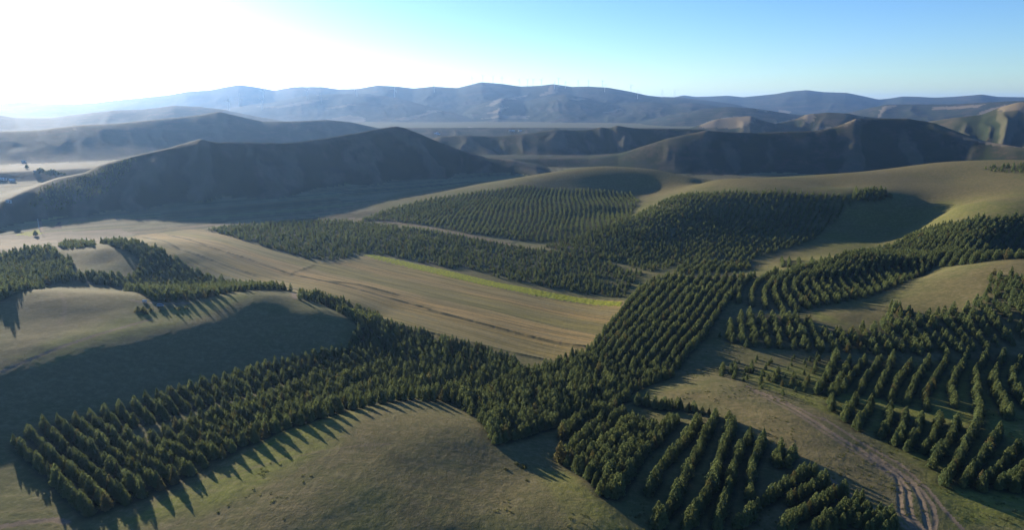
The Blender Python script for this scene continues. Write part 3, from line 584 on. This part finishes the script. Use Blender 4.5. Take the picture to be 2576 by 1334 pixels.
# bright patches on the far slopes: bare, stubble, and sunlight painted on lit hills
for q in [[(990,300),(1060,287),(1085,276),(1110,279),(1050,296),(1020,303)],[(1210,298),(1290,290),(1330,292),(1325,299),(1260,297)],[(1225,285),(1270,268),(1285,268),(1250,285)],[(1430,247),(1460,246),(1475,249),(1450,254)],[(1520,283),(1560,272),(1550,282)],
          [(1225,266),(1290,243),(1330,238),(1300,248),(1240,268)],[(1380,228),(1440,217),(1400,236),(1350,243)],[(800,270),(870,262),(905,262),(860,270)],[(0,262),(0,261),(1,261)],[(640,268),(700,266),(780,252),(830,246),(780,260),(700,272)],
          [(820,300),(880,290),(920,297),(860,306)],[(190,322),(210,322),(205,327),(190,327)]]:
    world_mask(q, .8, bare, 30)
for q in [[(1755,316),(1790,303),(1860,293),(1905,300),(1890,310),(1860,322),(1760,323)],[(1950,310),(2000,298),(2050,300),(2030,312)],[(2150,292),(2220,268),(2260,264),(2220,282),(2170,296)],[(2090,318),(2150,300),(2180,300),(2120,322),(2060,320)],[(2350,268),(2480,262),(2460,270),(2340,276)],[(2460,283),(2530,262),(2576,257),(2576,282),(2520,282)],[(2400,345),(2460,352),(2576,365),(2576,372),(2470,358)],[(1900,276),(1960,276),(1990,280),(1930,282)]]:
    world_mask(q, .75, bare, 14)  # sunlit hill tops get part of their light as pale colour
for q in [[(2330,320),(2400,300),(2576,285),(2576,360),(2480,350),(2380,345)],[(100,480),(200,440),(330,393),(350,400),(300,440),(230,480),(120,520),(60,520)],[(1950,420),(2100,400),(2300,380),(2400,400),(2200,425)]]:  # last outline darkens the ridge foot in colour, in place of shadow
    world_mask(q, .85, wood, 14)
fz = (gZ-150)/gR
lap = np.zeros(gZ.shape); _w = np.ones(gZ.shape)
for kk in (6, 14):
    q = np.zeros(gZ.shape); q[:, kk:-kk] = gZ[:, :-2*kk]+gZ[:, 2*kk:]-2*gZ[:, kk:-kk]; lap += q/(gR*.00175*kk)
lap *= (gW >= 0); wood = np.maximum(wood, sstep(.02, .22, lap)*.75); bare = np.maximum(bare, sstep(.03, .25, -lap)*.22*(gR < 3800))  # relief shading put into colour: scrubby gullies darker, dry ridge lines lighter
sn = sstep(.52, .66, vnoise(gA*70, np.log(gR)*26, 71)*.6+fbm(gA*200, np.log(gR)*60, 3, 72)*.5+.25)
wood = np.maximum(wood, sn*.6*(gW >= 0))
bandn = vnoise(gX/420.+gY/900., gY/90., 77)
floor_far = (gW < 0) & (gR > 1450)
bare = np.maximum(bare, floor_far*sstep(.45, .62, bandn)*.55)

AT = {'dirt': a_dirt, 'lush': a_lush, 'brown': np.clip(a_brown+floor_far*bare, 0, 1), 'dark': a_dark, 'line': a_line, 'pale': a_pale, 'litter_shade': a_under_shade}
FA = {'cross': cross, 'along': along_f, 'line': a_line}
fw = gW[:-1, :-1]
for name, pts, kind in PLOTS:
    W = spots(pts); m_ = inside(fx_, fy_, W) & ~taken & (fw < 0); taken |= m_
    grid_object(name, m_, {'soil': M_SOIL, 'yellow': M_FLOW, 'pale': M_PALE, 'stubble': M_STUB}[kind])
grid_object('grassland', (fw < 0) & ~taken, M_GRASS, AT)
grid_object('crop_field', m_field, M_FIELD, FA)
grid_object('flower_strip', m_flow, M_FLOW)
grid_object('dirt_track', m_track & (fw < 0), M_DIRT)
MH, MM = mat_hill('hill_turf', .012, False), mat_hill('mountain_turf', .0016, True)
for k in range(len(RIDGES)):
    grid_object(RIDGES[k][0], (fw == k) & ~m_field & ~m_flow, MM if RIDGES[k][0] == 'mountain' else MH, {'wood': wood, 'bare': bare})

# ================================================================ trees
def mat_leaf(name, c0, c1):
    m, nt, out = new_mat(name); w = N(nt)
    oi = w.n('ShaderNodeObjectInfo'); pos = w.n('ShaderNodeTexCoord').outputs['Object']
    c = w.mix(w.ramp(w.noise(pos, 1.1, 2), .35, .65), c0, c1)
    c = w.mix(w.ramp(oi.outputs['Random'], 0, 1, 0, .55), c, (.085, .10, .042))
    c = w.mix(w.ramp(oi.outputs['Random'], .955, .965, 0, .75), c, (.15, .105, .05))
    d = w.n('ShaderNodeBsdfDiffuse'); w.set(d.inputs[0], c); t = w.n('ShaderNodeBsdfTranslucent'); w.set(t.inputs[0], w.mix(.5, c, (.17, .18, .045)))
    mx = w.n('ShaderNodeMixShader'); mx.inputs[0].default_value = .55; nt.links.new(d.outputs[0], mx.inputs[1]); nt.links.new(t.outputs[0], mx.inputs[2])
    nt.links.new(mx.outputs[0], out.inputs[0]); return m
M_LEAF = mat_leaf('foliage', (.10, .15, .07), (.14, .17, .07)); M_BUSH = mat_leaf('bush_foliage', (.05, .055, .025), (.075, .07, .03))
M_BARK = mat_flat('bark', (.10, .075, .05), (.06, .045, .032), 4.)
def crown_mesh(name, n, seed, size, rad=1.7, h=6.9, base=.45, pointy=.8, core=True):
    r_ = np.random.default_rng(seed); V = []; Fc = []
    lob = r_.uniform(0, 6.28, 3)
    def prof(t, a): # t 0..1 from base to tip
        p = (1-t)**pointy*min(1, (t*6+.35))
        return rad*p*(1+.16*math.sin(3*a+lob[0]+5*t)+.12*math.sin(5*a+lob[1]-7*t)+.1*math.sin(13*t+lob[2]))
    for k in range(n):
        t = r_.beta(1.0, 1.35); a = r_.uniform(0, 2*math.pi); q = prof(t, a)*r_.uniform(.55, 1.08)
        c = np.array([q*math.cos(a), q*math.sin(a), base+t*(h-base)])
        s = size*r_.uniform(.6, 1.25)*(1.1-.55*t)
        out = np.array([math.cos(a), math.sin(a), .45+.6*r_.normal()]); out /= np.linalg.norm(out)
        tan = np.cross(out, r_.normal(size=3)); tan /= np.linalg.norm(tan)+1e-9; bi = np.cross(out, tan)
        i = len(V); V += [c-tan*s-bi*s*.3, c+bi*s*.8+out*s*.25, c+tan*s-bi*s*.2, c-bi*s*.85+out*s*.2]
        Fc += [(i, i+1, i+2), (i, i+2, i+3)]
    if core:
        i0 = len(V); na_ = 7; nt_ = 4
        for j in range(nt_):
            t = j/nt_*.95
            for q in range(na_):
                a = q/na_*2*math.pi+j*.4; R = prof(t, a)*.42
                V.append(np.array([R*math.cos(a), R*math.sin(a), base+t*(h-base)]))
        V.append(np.array([0, 0, h*.97])); tip = len(V)-1
        for j in range(nt_-1):
            for q in range(na_):
                a0 = i0+j*na_+q; a1 = i0+j*na_+(q+1) % na_; Fc += [(a0, a1, a1+na_), (a0, a1+na_, a0+na_)]
        for q in range(na_): Fc.append((i0+(nt_-1)*na_+q, i0+(nt_-1)*na_+(q+1) % na_, tip))
    me = bpy.data.meshes.new(name); me.from_pydata([tuple(v) for v in V], [], Fc); me.update(); return me
def trunk_mesh(h=3.2, r=.13):
    bm = bmesh.new(); rings = []
    for j, (z, q) in enumerate(((-.6, r*1.35), (.15, r*1.1), (1.4, r*.9), (h, r*.45))):
        rings.append([bm.verts.new((q*math.cos(a)+.03*j, q*math.sin(a)-.02*j, z)) for a in np.arange(6)*math.pi/3])
    for A, B in zip(rings, rings[1:]):
        for i in range(6): bm.faces.new((A[i], A[(i+1) % 6], B[(i+1) % 6], B[i]))
    me = bpy.data.meshes.new('trunk'); bm.to_mesh(me); bm.free(); me.materials.append(M_BARK); return me
TR = trunk_mesh()
SHAPES = [(2.0, .58), (1.85, .7), (2.15, .5), (1.7, .8), (1.95, .65)]
near_cr = []; mid_cr = []; far_cr = []
for i, (rd, pt) in enumerate(SHAPES):
    for lst, n, sz in ((near_cr, 560, .40), (mid_cr, 200, .60), (far_cr, 64, .95)):
        me = crown_mesh('crown', n, 10+i, sz, rad=rd, pointy=pt, core=False); me.materials.append(M_LEAF); lst.append(me)

# size in view from the lookout
def project(x, y, z):
    dz = z-150; c, s = math.cos(PITCH), math.sin(PITCH)
    f = y*c-dz*s; up = y*s+dz*c
    return 1288+FOC*x/f, 667-FOC*up/f, f
U, Vv, Fd = project(T[:, 0], T[:, 1], TZ+3)
inframe = (U > 8) & (U < 2568) & (Vv > 0) & (Vv < 1326)
size = np.where(inframe, T[:, 2]/Fd, 0); order = np.argsort(-size); solo = order[:300]; is_solo = np.zeros(len(T), bool); is_solo[solo] = True
ORD = 'first second third fourth fifth sixth seventh eighth ninth tenth eleventh twelfth thirteenth fourteenth fifteenth sixteenth seventeenth eighteenth nineteenth twentieth'.split()
def ordw(k):
    if k < 20: return ORD[k]
    tens = ['twenty', 'thirty', 'forty', 'fifty', 'sixty', 'seventy', 'eighty', 'ninety'][min((k+1)//10-2, 7)]; u_ = (k+1) % 10
    return tens+'-'+ORD[u_-1] if u_ else tens[:-1]+'ieth'
rowlen = {}; rowsin = {}
for t in TREES: rowlen[(t[3], t[4])] = rowlen.get((t[3], t[4]), 0)+1
for k in solo:
    x, y, s, blk, row, q = TREES[k]; v = int(rng.integers(len(SHAPES)))
    root = bpy.data.objects.new('plantation_tree', None); root.empty_display_size = 1; COL.objects.link(root)
    root.location = (x, y, float(TZ[k])-.1); root.rotation_euler = (0, 0, rng.uniform(0, 6.28)); root.scale = (s*rng.uniform(.9, 1.15), s*rng.uniform(.9, 1.15), s*rng.uniform(.92, 1.08))
    n_ = rowlen[(blk, row)]-q-1
    adj = 'tall' if s > 1.05 else 'small' if s < .78 else 'bushy' if v in (0, 2) else 'slender'
    tag(root, f'{adj} green tree, {ordw(n_)} from the low end of {ordw(row)} row, {blk}', 'tree', 'plantation trees standing in rows')
    for nm, me in (('crown', near_cr[v]), ('trunk', TR)):
        o = bpy.data.objects.new(nm, me); COL.objects.link(o); o.parent = root
# the rest of the plantation as one object of instances
lib = bpy.data.collections.new('tree_library')
for lst in (near_cr, mid_cr, far_cr):
    for i, me in enumerate(lst):
        o = bpy.data.objects.new('tree_kind', me); lib.objects.link(o)
names = [o.name for o in lib.objects]; srt = sorted(range(len(names)), key=lambda i: names[i]); rank = {i: r for r, i in enumerate(srt)}
rest = np.nonzero(~is_solo)[0]; rr_ = np.hypot(T[rest, 0], T[rest, 1])
lod = np.where(rr_ < 430, 0, np.where(rr_ < 760, 1, 2)); var = rng.integers(0, len(SHAPES), len(rest))
idx = np.array([rank[int(l*len(SHAPES)+v)] for l, v in zip(lod, var)], np.int32)
me = bpy.data.meshes.new('plantation_woods'); me.vertices.add(len(rest))
me.vertices.foreach_set('co', np.stack([T[rest, 0], T[rest, 1], TZ[rest]-.1], 1).astype(np.float32).ravel())
a = me.attributes.new('which', 'INT', 'POINT'); a.data.foreach_set('value', idx)
a = me.attributes.new('size', 'FLOAT_VECTOR', 'POINT'); sc3 = np.stack([T[rest, 2]*rng.uniform(.88, 1.15, len(rest)), T[rest, 2]*rng.uniform(.88, 1.15, len(rest)), T[rest, 2]*rng.uniform(.9, 1.1, len(rest))], 1); a.data.foreach_set('vector', sc3.astype(np.float32).ravel())
a = me.attributes.new('turn', 'FLOAT', 'POINT'); a.data.foreach_set('value', rng.uniform(0, 6.28, len(rest)).astype(np.float32))
wood_o = bpy.data.objects.new('plantation_woods', me); COL.objects.link(wood_o); wood_o['kind'] = 'stuff'
ng = bpy.data.node_groups.new('planting', 'GeometryNodeTree'); ng.interface.new_socket('Geometry', in_out='INPUT', socket_type='NodeSocketGeometry'); ng.interface.new_socket('Geometry', in_out='OUTPUT', socket_type='NodeSocketGeometry')
gi = ng.nodes.new('NodeGroupInput'); go = ng.nodes.new('NodeGroupOutput'); iop = ng.nodes.new('GeometryNodeInstanceOnPoints'); ci = ng.nodes.new('GeometryNodeCollectionInfo')
ci.inputs['Collection'].default_value = lib; ci.inputs['Separate Children'].default_value = True; ci.inputs['Reset Children'].default_value = True
def nattr(nm, ty):
    n_ = ng.nodes.new('GeometryNodeInputNamedAttribute'); n_.data_type = ty; n_.inputs['Name'].default_value = nm; return n_.outputs['Attribute']
cx = ng.nodes.new('ShaderNodeCombineXYZ'); ng.links.new(nattr('turn', 'FLOAT'), cx.inputs[2]); e2r = ng.nodes.new('FunctionNodeEulerToRotation'); ng.links.new(cx.outputs[0], e2r.inputs[0])
ng.links.new(gi.outputs[0], iop.inputs['Points']); ng.links.new(ci.outputs[0], iop.inputs['Instance']); iop.inputs['Pick Instance'].default_value = True
ng.links.new(nattr('which', 'INT'), iop.inputs['Instance Index']); ng.links.new(e2r.outputs[0], iop.inputs['Rotation']); ng.links.new(nattr('size', 'FLOAT_VECTOR'), iop.inputs['Scale'])
ng.links.new(iop.outputs[0], go.inputs[0])
md = wood_o.modifiers.new('planting', 'NODES'); md.node_group = ng
wood_o['label'] = 'thousands of dark green plantation trees covering the valley slopes in rows'

# ---- grass tussocks and dwarf scrub on the near slopes
tus_me = []
for k in range(3):
    me_ = crown_mesh('tussock', 26, 140+k, .42, rad=1.15, h=1.2, base=.0, pointy=.3, core=False); me_.materials.append(mat_leaf('tussock_grass', (.10, .10, .04), (.075, .07, .035)) if k == 0 else tus_me[0].materials[0]); tus_me.append(me_)
lib2 = bpy.data.collections.new('tussock_library')
for me_ in tus_me: lib2.objects.link(bpy.data.objects.new('tussock_kind', me_))
tx = rng.uniform(-330, 400, 60000); ty = rng.uniform(150, 480, 60000); tn = vnoise(tx/22., ty/22., 201)*.6+vnoise(tx/6., ty/6., 202)*.5
taz = np.arctan2(tx, ty); tr = np.hypot(tx, ty); right = tx > 40
ok = (tn > np.where(right, .60, .84)) & (tr < np.where(right, 460, 330)) & (np.abs(taz) < .74) & (rng.random(60000) < .5); ok &= ~inside(tx, ty, field_w)
tx, ty = tx[ok], ty[ok]; me = bpy.data.meshes.new('grass_tussocks'); me.vertices.add(len(tx)); me.vertices.foreach_set('co', np.stack([tx, ty, ground(tx, ty)-.05], 1).astype(np.float32).ravel())
a = me.attributes.new('which', 'INT', 'POINT'); a.data.foreach_set('value', rng.integers(0, 3, len(tx)).astype(np.int32))
a = me.attributes.new('size', 'FLOAT_VECTOR', 'POINT'); q_ = rng.uniform(.18, .55, len(tx)); a.data.foreach_set('vector', np.stack([q_*1.3, q_, q_*.75], 1).astype(np.float32).ravel())
a = me.attributes.new('turn', 'FLOAT', 'POINT'); a.data.foreach_set('value', rng.uniform(0, 6.28, len(tx)).astype(np.float32))
to = bpy.data.objects.new('grass_tussocks', me); COL.objects.link(to); to['kind'] = 'stuff'; to['label'] = 'low tufts of rough grass scattered over the near slopes'
ng2 = ng.copy(); [setattr(n_.inputs['Collection'], 'default_value', lib2) for n_ in ng2.nodes if n_.bl_idname == 'GeometryNodeCollectionInfo']
md = to.modifiers.new('tufts', 'NODES'); md.node_group = ng2; print('TUFTS', len(tx))
# ================================================================ small things standing in the land
def bm_obj(name, bm, mat, parent=None, smooth=False):
    me = bpy.data.meshes.new(name); bmesh.ops.recalc_face_normals(bm, faces=bm.faces); bm.to_mesh(me); bm.free(); me.materials.append(mat)
    if smooth:
        for p in me.polygons: p.use_smooth = True
    o = bpy.data.objects.new(name, me); COL.objects.link(o)
    if parent: o.parent = parent
    return o
def box(bm, x0, x1, y0, y1, z0, z1):
    v = [bm.verts.new((x, y, z)) for z in (z0, z1) for x, y in ((x0, y0), (x1, y0), (x1, y1), (x0, y1))]
    for f in ((3,2,1,0),(4,5,6,7),(0,1,5,4),(1,2,6,5),(2,3,7,6),(3,0,4,7)): bm.faces.new([v[i] for i in f])
def loft(bm, secs, n=10, axis=2, cap=True):
    rings = []
    for pos, r, ox, oy in secs:
        ring = []
        for k in range(n):
            a = k*2*math.pi/n; p = [0, 0, 0]; i, j = [q for q in range(3) if q != axis]
            p[i] = ox+r*math.cos(a); p[j] = oy+r*math.sin(a); p[axis] = pos; ring.append(bm.verts.new(p))
        rings.append(ring)
    for A, B in zip(rings, rings[1:]):
        for k in range(n): bm.faces.new((A[k], A[(k+1) % n], B[(k+1) % n], B[k]))
    if cap: bm.faces.new(rings[0][::-1]); bm.faces.new(rings[-1])
def copy_tree(o, parent=None):
    c = o.copy(); COL.objects.link(c); c.parent = parent
    for ch in list(o.children): copy_tree(ch, c)
    return c
def empty(name, x, y, rz=0, sink=0.):
    o = bpy.data.objects.new(name, None); COL.objects.link(o); o.location = (x, y, float(ground(x, y))-sink); o.rotation_euler = (0, 0, rz); return o
M_WHITE = mat_flat('white_paint', (.78, .78, .76), (.70, .70, .69), .2)
M_PLASTER = mat_flat('plaster', (.70, .68, .63), (.60, .58, .54), .3); M_ROOF = mat_flat('sheet_roof', (.5, .48, .46), (.40, .38, .36), .4)
M_BRICK = mat_flat('brick_red', (.30, .14, .10), (.24, .12, .09), 1.); M_GLASS = mat_flat('dark_glass', (.03, .035, .04), (.02, .025, .03), 1.); M_RUB = mat_flat('rubber', (.02, .02, .02), (.03, .03, .03), 1.)
M_STEEL = mat_flat('steel', (.45, .45, .45), (.38, .38, .38), 1.)
# ---- wind turbines on the mountain
def turbine():
    t = bpy.data.objects.new('wind_turbine', None); COL.objects.link(t)
    bm = bmesh.new(); loft(bm, [(-4, 2.6, 0, 0), (0, 2.4, 0, 0), (45, 1.9, 0, 0), (88, 1.3, 0, 0)], 12); bm_obj('tower', bm, M_WHITE, t, True)
    bm = bmesh.new(); box(bm, -1.8, 1.8, -4.5, 5.5, 87.6, 91.6); bmesh.ops.bevel(bm, geom=bm.edges[:], offset=.5, segments=1, affect='EDGES'); bm_obj('nacelle', bm, M_WHITE, t)
    bm = bmesh.new(); loft(bm, [(-4.6, 1.7, 0, 89.6), (-6.4, 1.5, 0, 89.6), (-7.4, .6, 0, 89.6)], 10, 1); hub = bm_obj('hub', bm, M_WHITE, t, True)
    bm = bmesh.new(); secs = [(0, .9, .7), (6, 1.9, .55), (20, 1.5, .32), (36, .9, .18), (46, .3, .06)]; rings = []
    for z, c, th in secs:
        rings.append([bm.verts.new(p) for p in ((-c*.6, 0, z), (0, -th, z), (c, 0, z), (0, th, z))])
    for A, B in zip(rings, rings[1:]):
        for k in range(4): bm.faces.new((A[k], A[(k+1) % 4], B[(k+1) % 4], B[k]))
    bm.faces.new(rings[0][::-1]); bm.faces.new(rings[-1])
    b0 = bm_obj('blade', bm, M_WHITE, t); b0.location = (0, -5.9, 89.6)
    for k in (1, 2):
        b = b0.copy(); COL.objects.link(b); b.parent = t; b.rotation_euler = (0, k*2*math.pi/3, 0)
    return t
TURB = [(576,277),(604,268),(663,249),(661,277),(775,254),(808,262),(898,243),(993,246),(1027,222),(1090,217),(1113,217),(1093,232),(1138,221),(1188,210),(1215,206),(1240,209),(1263,210),(1306,216),(1327,216),(1341,217),(1362,217),(1395,224),(1405,213),(1422,224),(1454,219),(1480,219),(1515,220),(1521,232),(1587,231),(1604,249),(1665,245),(1697,245)]
def crest_spot(u, v):
    """ground on the crest nearest to a surveyed bearing when the sight line only grazes it"""
    az = float(sight(u, v)[0]); rr = np.exp(LR); z = ground(rr*math.sin(az), rr*math.cos(az)); el = (z-150)/rr
    m = (rr > 4000); j = int(np.argmax(np.where(m, el, -9))); t = -float(sight(u, v)[1])
    if t < el[j]:
        k = np.nonzero(m & (el >= t))[0]
        j = int(k[0]) if len(k) else j
    return rr[j]*math.sin(az), rr[j]*math.cos(az)
proto = turbine()
for i, (u, v) in enumerate(TURB):
    o = proto if i == 0 else copy_tree(proto)
    x, y = crest_spot(u, v); o.scale = (1.0 if u < 1000 else .85,)*3; o.location = (x, y, float(ground(x, y))-1); o.rotation_euler = (0, 0, random.uniform(-.6, .3)+math.radians(20))
    h = [c for c in o.children if c.name.startswith('blade')]; a = random.uniform(0, 2)
    for k, c in enumerate(h): c.rotation_euler = (0, a+k*2*math.pi/3, 0)
    tag(o, f'tiny white wind turbine on the hazy blue mountain ridge, {ordw(i)} counted from the left', 'wind turbine', 'wind turbines along the mountain ridge')
# ---- houses
def gable_house(L, W_, H_, wallm, roofm, chim=True):
    t = bpy.data.objects.new('farm_house', None); COL.objects.link(t)
    bm = bmesh.new(); box(bm, -L/2, L/2, -W_/2, W_/2, -1, H_)
    for sx in (-1, 1):
        x = sx*L/2; a = [bm.verts.new(p) for p in ((x, -W_/2, H_), (x, W_/2, H_), (x, 0, H_+W_*.32))]; bm.faces.new(a)
    bm_obj('wall', bm, wallm, t)
    bm = bmesh.new(); e = .5
    for sy in (-1, 1):
        p = [(-L/2-e, sy*(W_/2+e), H_-e*.64), (L/2+e, sy*(W_/2+e), H_-e*.64), (L/2+e, 0, H_+W_*.32), (-L/2-e, 0, H_+W_*.32)]
        lo = [bm.verts.new((a, b, c+.03)) for a, b, c in p]; hi = [bm.verts.new((a, b, c+.22)) for a, b, c in p]
        bm.faces.new(lo[::-1]); bm.faces.new(hi)
        for k in range(4): bm.faces.new((lo[k], lo[(k+1) % 4], hi[(k+1) % 4], hi[k]))
    rf = bm_obj('roof', bm, roofm, t)
    if chim:
        bm = bmesh.new(); box(bm, L*.22, L*.22+.7, -.35, .35, H_+W_*.2, H_+W_*.32+1.1); bm_obj('chimney', bm, M_BRICK, rf)
    n = max(2, int(L/3))
    for k in range(n):
        x = -L/2+(k+.5)*L/n; bm = bmesh.new()
        if k == n//2: box(bm, x-.5, x+.5, -W_/2-.06, -W_/2+.05, 0, 2.1); bm_obj('door', bm, M_BRICK, t)
        else: box(bm, x-.7, x+.7, -W_/2-.05, -W_/2+.05, 1., 2.2); bm_obj('window', bm, M_GLASS, t)
    return t
HOUSES = [(1096,336,12,.2,'white walled farm house nearest the dark hill saddle in the far valley'),(1101,334,12,.5,'small white house behind the white walled farm house in the far valley'),(1103,338,14,-.2,'low pale house at the near corner of the far valley hamlet'),
          (1284,329,14,.1,'long white house beside the pale stubble strips of the far valley'),(1291,329,13,-.1,'white house on the right of the long white house in the valley'),(1309,329,15,.2,'white house standing alone under the mountain foot'),
          (92,433,9,.9,'bright white house at the end of the dark tree clump'),(60,407,9,.1,'low white shed in the pale stubble fields behind the tree clump'),
          (4,452,9,.1,'white roofed building at the left frame edge by the shaded hill foot'),(13,452,6,.2,'little white shed beside the building at the left frame edge'),(31,455,10,.0,'flat white building between shaded foot and pale meadow'),
          (23,509,6,.1,'tiny white hut alone in the shaded valley floor')]
for i, (u, v, L, rz, lab) in enumerate(HOUSES):
    t = gable_house(L, L*.42, 2.9, M_PLASTER, M_ROOF if i % 2 else M_WHITE, i not in (7, 9, 11)); x, y = spot(u, v+1)
    t.location = (x, y, float(ground(x, y))); t.rotation_euler = (0, 0, rz); tag(t, lab, 'house', 'farm buildings on the valley floor')
# ---- tree clumps and lone trees on the valley floor
def broad_tree(x, y, s, lab, grp, k):
    r = empty('broadleaf_tree', x, y, random.uniform(0, 6)); r.scale = (s, s, s)
    for nm, me in (('crown', BROAD[k % 3]), ('trunk', TR)):
        o = bpy.data.objects.new(nm, me); COL.objects.link(o); o.parent = r
    tag(r, lab, 'tree', grp)
BROAD = []
for k in range(3):
    me = crown_mesh('crown', 260, 70+k, .75, rad=3.1, h=7.6, base=1.0, pointy=.33); me.materials.append(M_LEAF); BROAD.append(me)
clump = [(97,437,1.7),(103,436,2.0),(109,437,1.8),(119,440,1.5),(125,440,1.7),(131,439,1.9),(137,439,1.8),(143,441,1.6),(149,442,1.4),(156,442,1.3),(163,443,1.2),(128,443,1.3),(141,444,1.2)]
for i, (u, v, s) in enumerate(clump):
    x, y = spot(u, v); broad_tree(x, y, s*.8, f'round tree in the hazy clump, {ordw(i)} counted outward from the bright white house', 'trees of the hazy clump', i)
x, y = spot(68, 425); broad_tree(x, y, 1.3, 'lone dark tree at the white track in the pale stubble fields', 'lone trees on the valley floor', 1)
x, y = spot(90, 594); broad_tree(x, y, .9, 'small dark tree below the bright yellow patch near the left edge', 'lone trees on the valley floor', 2)
# ---- shrubs
def shrub_mesh(seed, n=90):
    return crown_mesh('shrub', n, seed, .30, rad=1.25, h=1.7, base=.05, pointy=.35)
SHR = []
for k in range(3):
    me = shrub_mesh(90+k); me.materials.append(M_BUSH); SHR.append(me)
SH = [(345,786,1.3,'brown shrub at the left end of the shrub cluster in the saddle'),(347,778,1.3,'brown shrub highest on the left side of the saddle cluster'),(353,782,1.1,'low brown shrub in the middle of the saddle cluster'),(359,785,1.5,'darkest round shrub of the saddle cluster'),(368,790,1.5,'brown shrub on the right end of the saddle cluster, nearest the slope'),
      (361,778,1.2,'green shrub above the darkest shrub of the saddle cluster'),(380,782,1.3,'olive shrub standing alone between the cluster and the parked van'),(403,782,1.0,'small olive shrub just below the parked van'),(450,780,1.1,'pale shrub on the lit crest right of the parked van'),(470,777,1.0,'low dry shrub on the crest beside the dark wood edge'),
      (1300,1169,1.0,'left one of the two flat dark shrubs on the bare hilltop edge'),(1318,1176,1.5,'right and larger of the two flat dark shrubs on the hilltop edge'),(1273,1182,.8,'low dark shrub left of the pair of flat shrubs'),(1325,1211,.7,'small dark shrub on the grass below the pair of flat shrubs'),
      (1936,1232,.0,'')]
for i, (u, v, s, lab) in enumerate(SH):
    if not lab: continue
    x, y = spot(u, v); o = bpy.data.objects.new('shrub', SHR[i % 3]); COL.objects.link(o); fl = .5 if u > 1200 else 1.
    o.location = (x, y, float(ground(x, y))-.1); o.rotation_euler = (0, 0, i*1.3); o.scale = (s*1.1, s, s*fl); tag(o, lab, 'shrub', 'scattered shrubs on the grass')
# ---- parked van in the saddle
x, y = spot(404, 771.5); van = empty('parked_van', x, y, .15); tag(van, 'small pale van parked in the grassy saddle below the dark wood', 'van')
bm = bmesh.new()
prof = [(-2.5, .45), (2.45, .45), (2.55, .95), (2.2, 1.2), (1.55, 2.0), (-2.45, 2.05), (-2.55, 1.0)]
for sy in (-1, 1): [bm.verts.new((px, sy*.9*(1 if pz < 1.3 else .9), pz)) for px, pz in prof]
bm.verts.ensure_lookup_table(); V_ = bm.verts[:]; n = len(prof)
bm.faces.new(V_[:n]); bm.faces.new(V_[n:][::-1])
for k in range(n): bm.faces.new((V_[k], V_[(k+1) % n], V_[n+(k+1) % n], V_[n+k]))
bmesh.ops.bevel(bm, geom=bm.edges[:], offset=.07, segments=1, affect='EDGES'); bm_obj('body', bm, mat_flat('dusty_paint', (.42, .42, .42), (.36, .36, .35), 1.), van); van.scale = (.8,)*3
for sy in (-1, 1):
    for x0, x1 in ((-2.1, -.9), (-.8, .3), (.4, 1.45)):
        bm = bmesh.new(); box(bm, x0, x1, sy*.87-.03, sy*.87+.03, 1.28, 1.8); bm_obj('window', bm, M_GLASS, van)
    for px in (-1.6, 1.6):
        bm = bmesh.new(); loft(bm, [(sy*.92-.11, .34, px, .34), (sy*.92+.11, .34, px, .34)], 14, 1); wh = bm_obj('wheel', bm, M_RUB, van)
        bm = bmesh.new(); loft(bm, [(sy*.92+sy*.1, .18, px, .34), (sy*.92+sy*.14, .16, px, .34)], 10, 1); bm_obj('rim', bm, M_STEEL, wh)
bm = bmesh.new(); p = [bm.verts.new(q) for q in ((1.66, -.76, 1.93), (1.66, .76, 1.93), (2.2, .82, 1.27), (2.2, -.82, 1.27))]; bm.faces.new(p); ws = bm_obj('windscreen', bm, M_GLASS, van); ws.location.x = .03
md_ = ws.modifiers.new('t', 'SOLIDIFY'); md_.thickness = .03
# ---- pale stack at the wood edge
x, y = spot(364, 761); o_ = empty('storage_tank', x, y); tag(o_, 'small pale storage tank at the wood edge left of the parked van', 'tank')
bm = bmesh.new(); loft(bm, [(-1.4, .3, 0, .95), (-1.25, .7, 0, .95), (1.25, .7, 0, .95), (1.4, .3, 0, .95)], 14, 0); bm_obj('barrel', bm, M_STEEL, o_, False)
for px in (-.8, .8):
    bm = bmesh.new(); box(bm, px-.1, px+.1, -.5, .5, -.2, .4); bm_obj('leg', bm, M_STEEL, o_)
# ---- pale post by the ploughed plot
x, y = spot(99, 577); o_ = empty('mast', x, y); tag(o_, 'slender pale mast standing beside the dark ploughed plot', 'mast')
bm = bmesh.new(); loft(bm, [(-.5, .28, 0, 0), (7, .22, 0, 0), (13, .14, 0, 0)], 8); bm_obj('pole', bm, M_WHITE, o_)
bm = bmesh.new(); box(bm, -1.1, 1.1, -.12, .12, 11.8, 12.1); bm_obj('crossarm', bm, M_WHITE, o_)
# ================================================================ the air
def haze(dens=3.2e-5):
    m, nt, out = new_mat('haze'); v = nt.nodes.new('ShaderNodeVolumePrincipled')
    v.inputs['Color'].default_value = (.30, .54, 1, 1); v.inputs['Density'].default_value = dens; v.inputs['Anisotropy'].default_value = .5
    nt.links.new(v.outputs[0], out.inputs['Volume'])
    bm = bmesh.new(); bmesh.ops.create_cube(bm, size=1)
    me = bpy.data.meshes.new('haze'); bm.to_mesh(me); bm.free(); me.materials.append(m)
    o = bpy.data.objects.new('haze', me); COL.objects.link(o); z0, z1 = float(gZ.min())-2, float(gZ.max())+20
    print('HAZE', z0, z1)
    o.scale = (52000, 52000, z1-z0); o.location = (0, 0, (z0+z1)/2); o['kind'] = 'stuff'
haze()
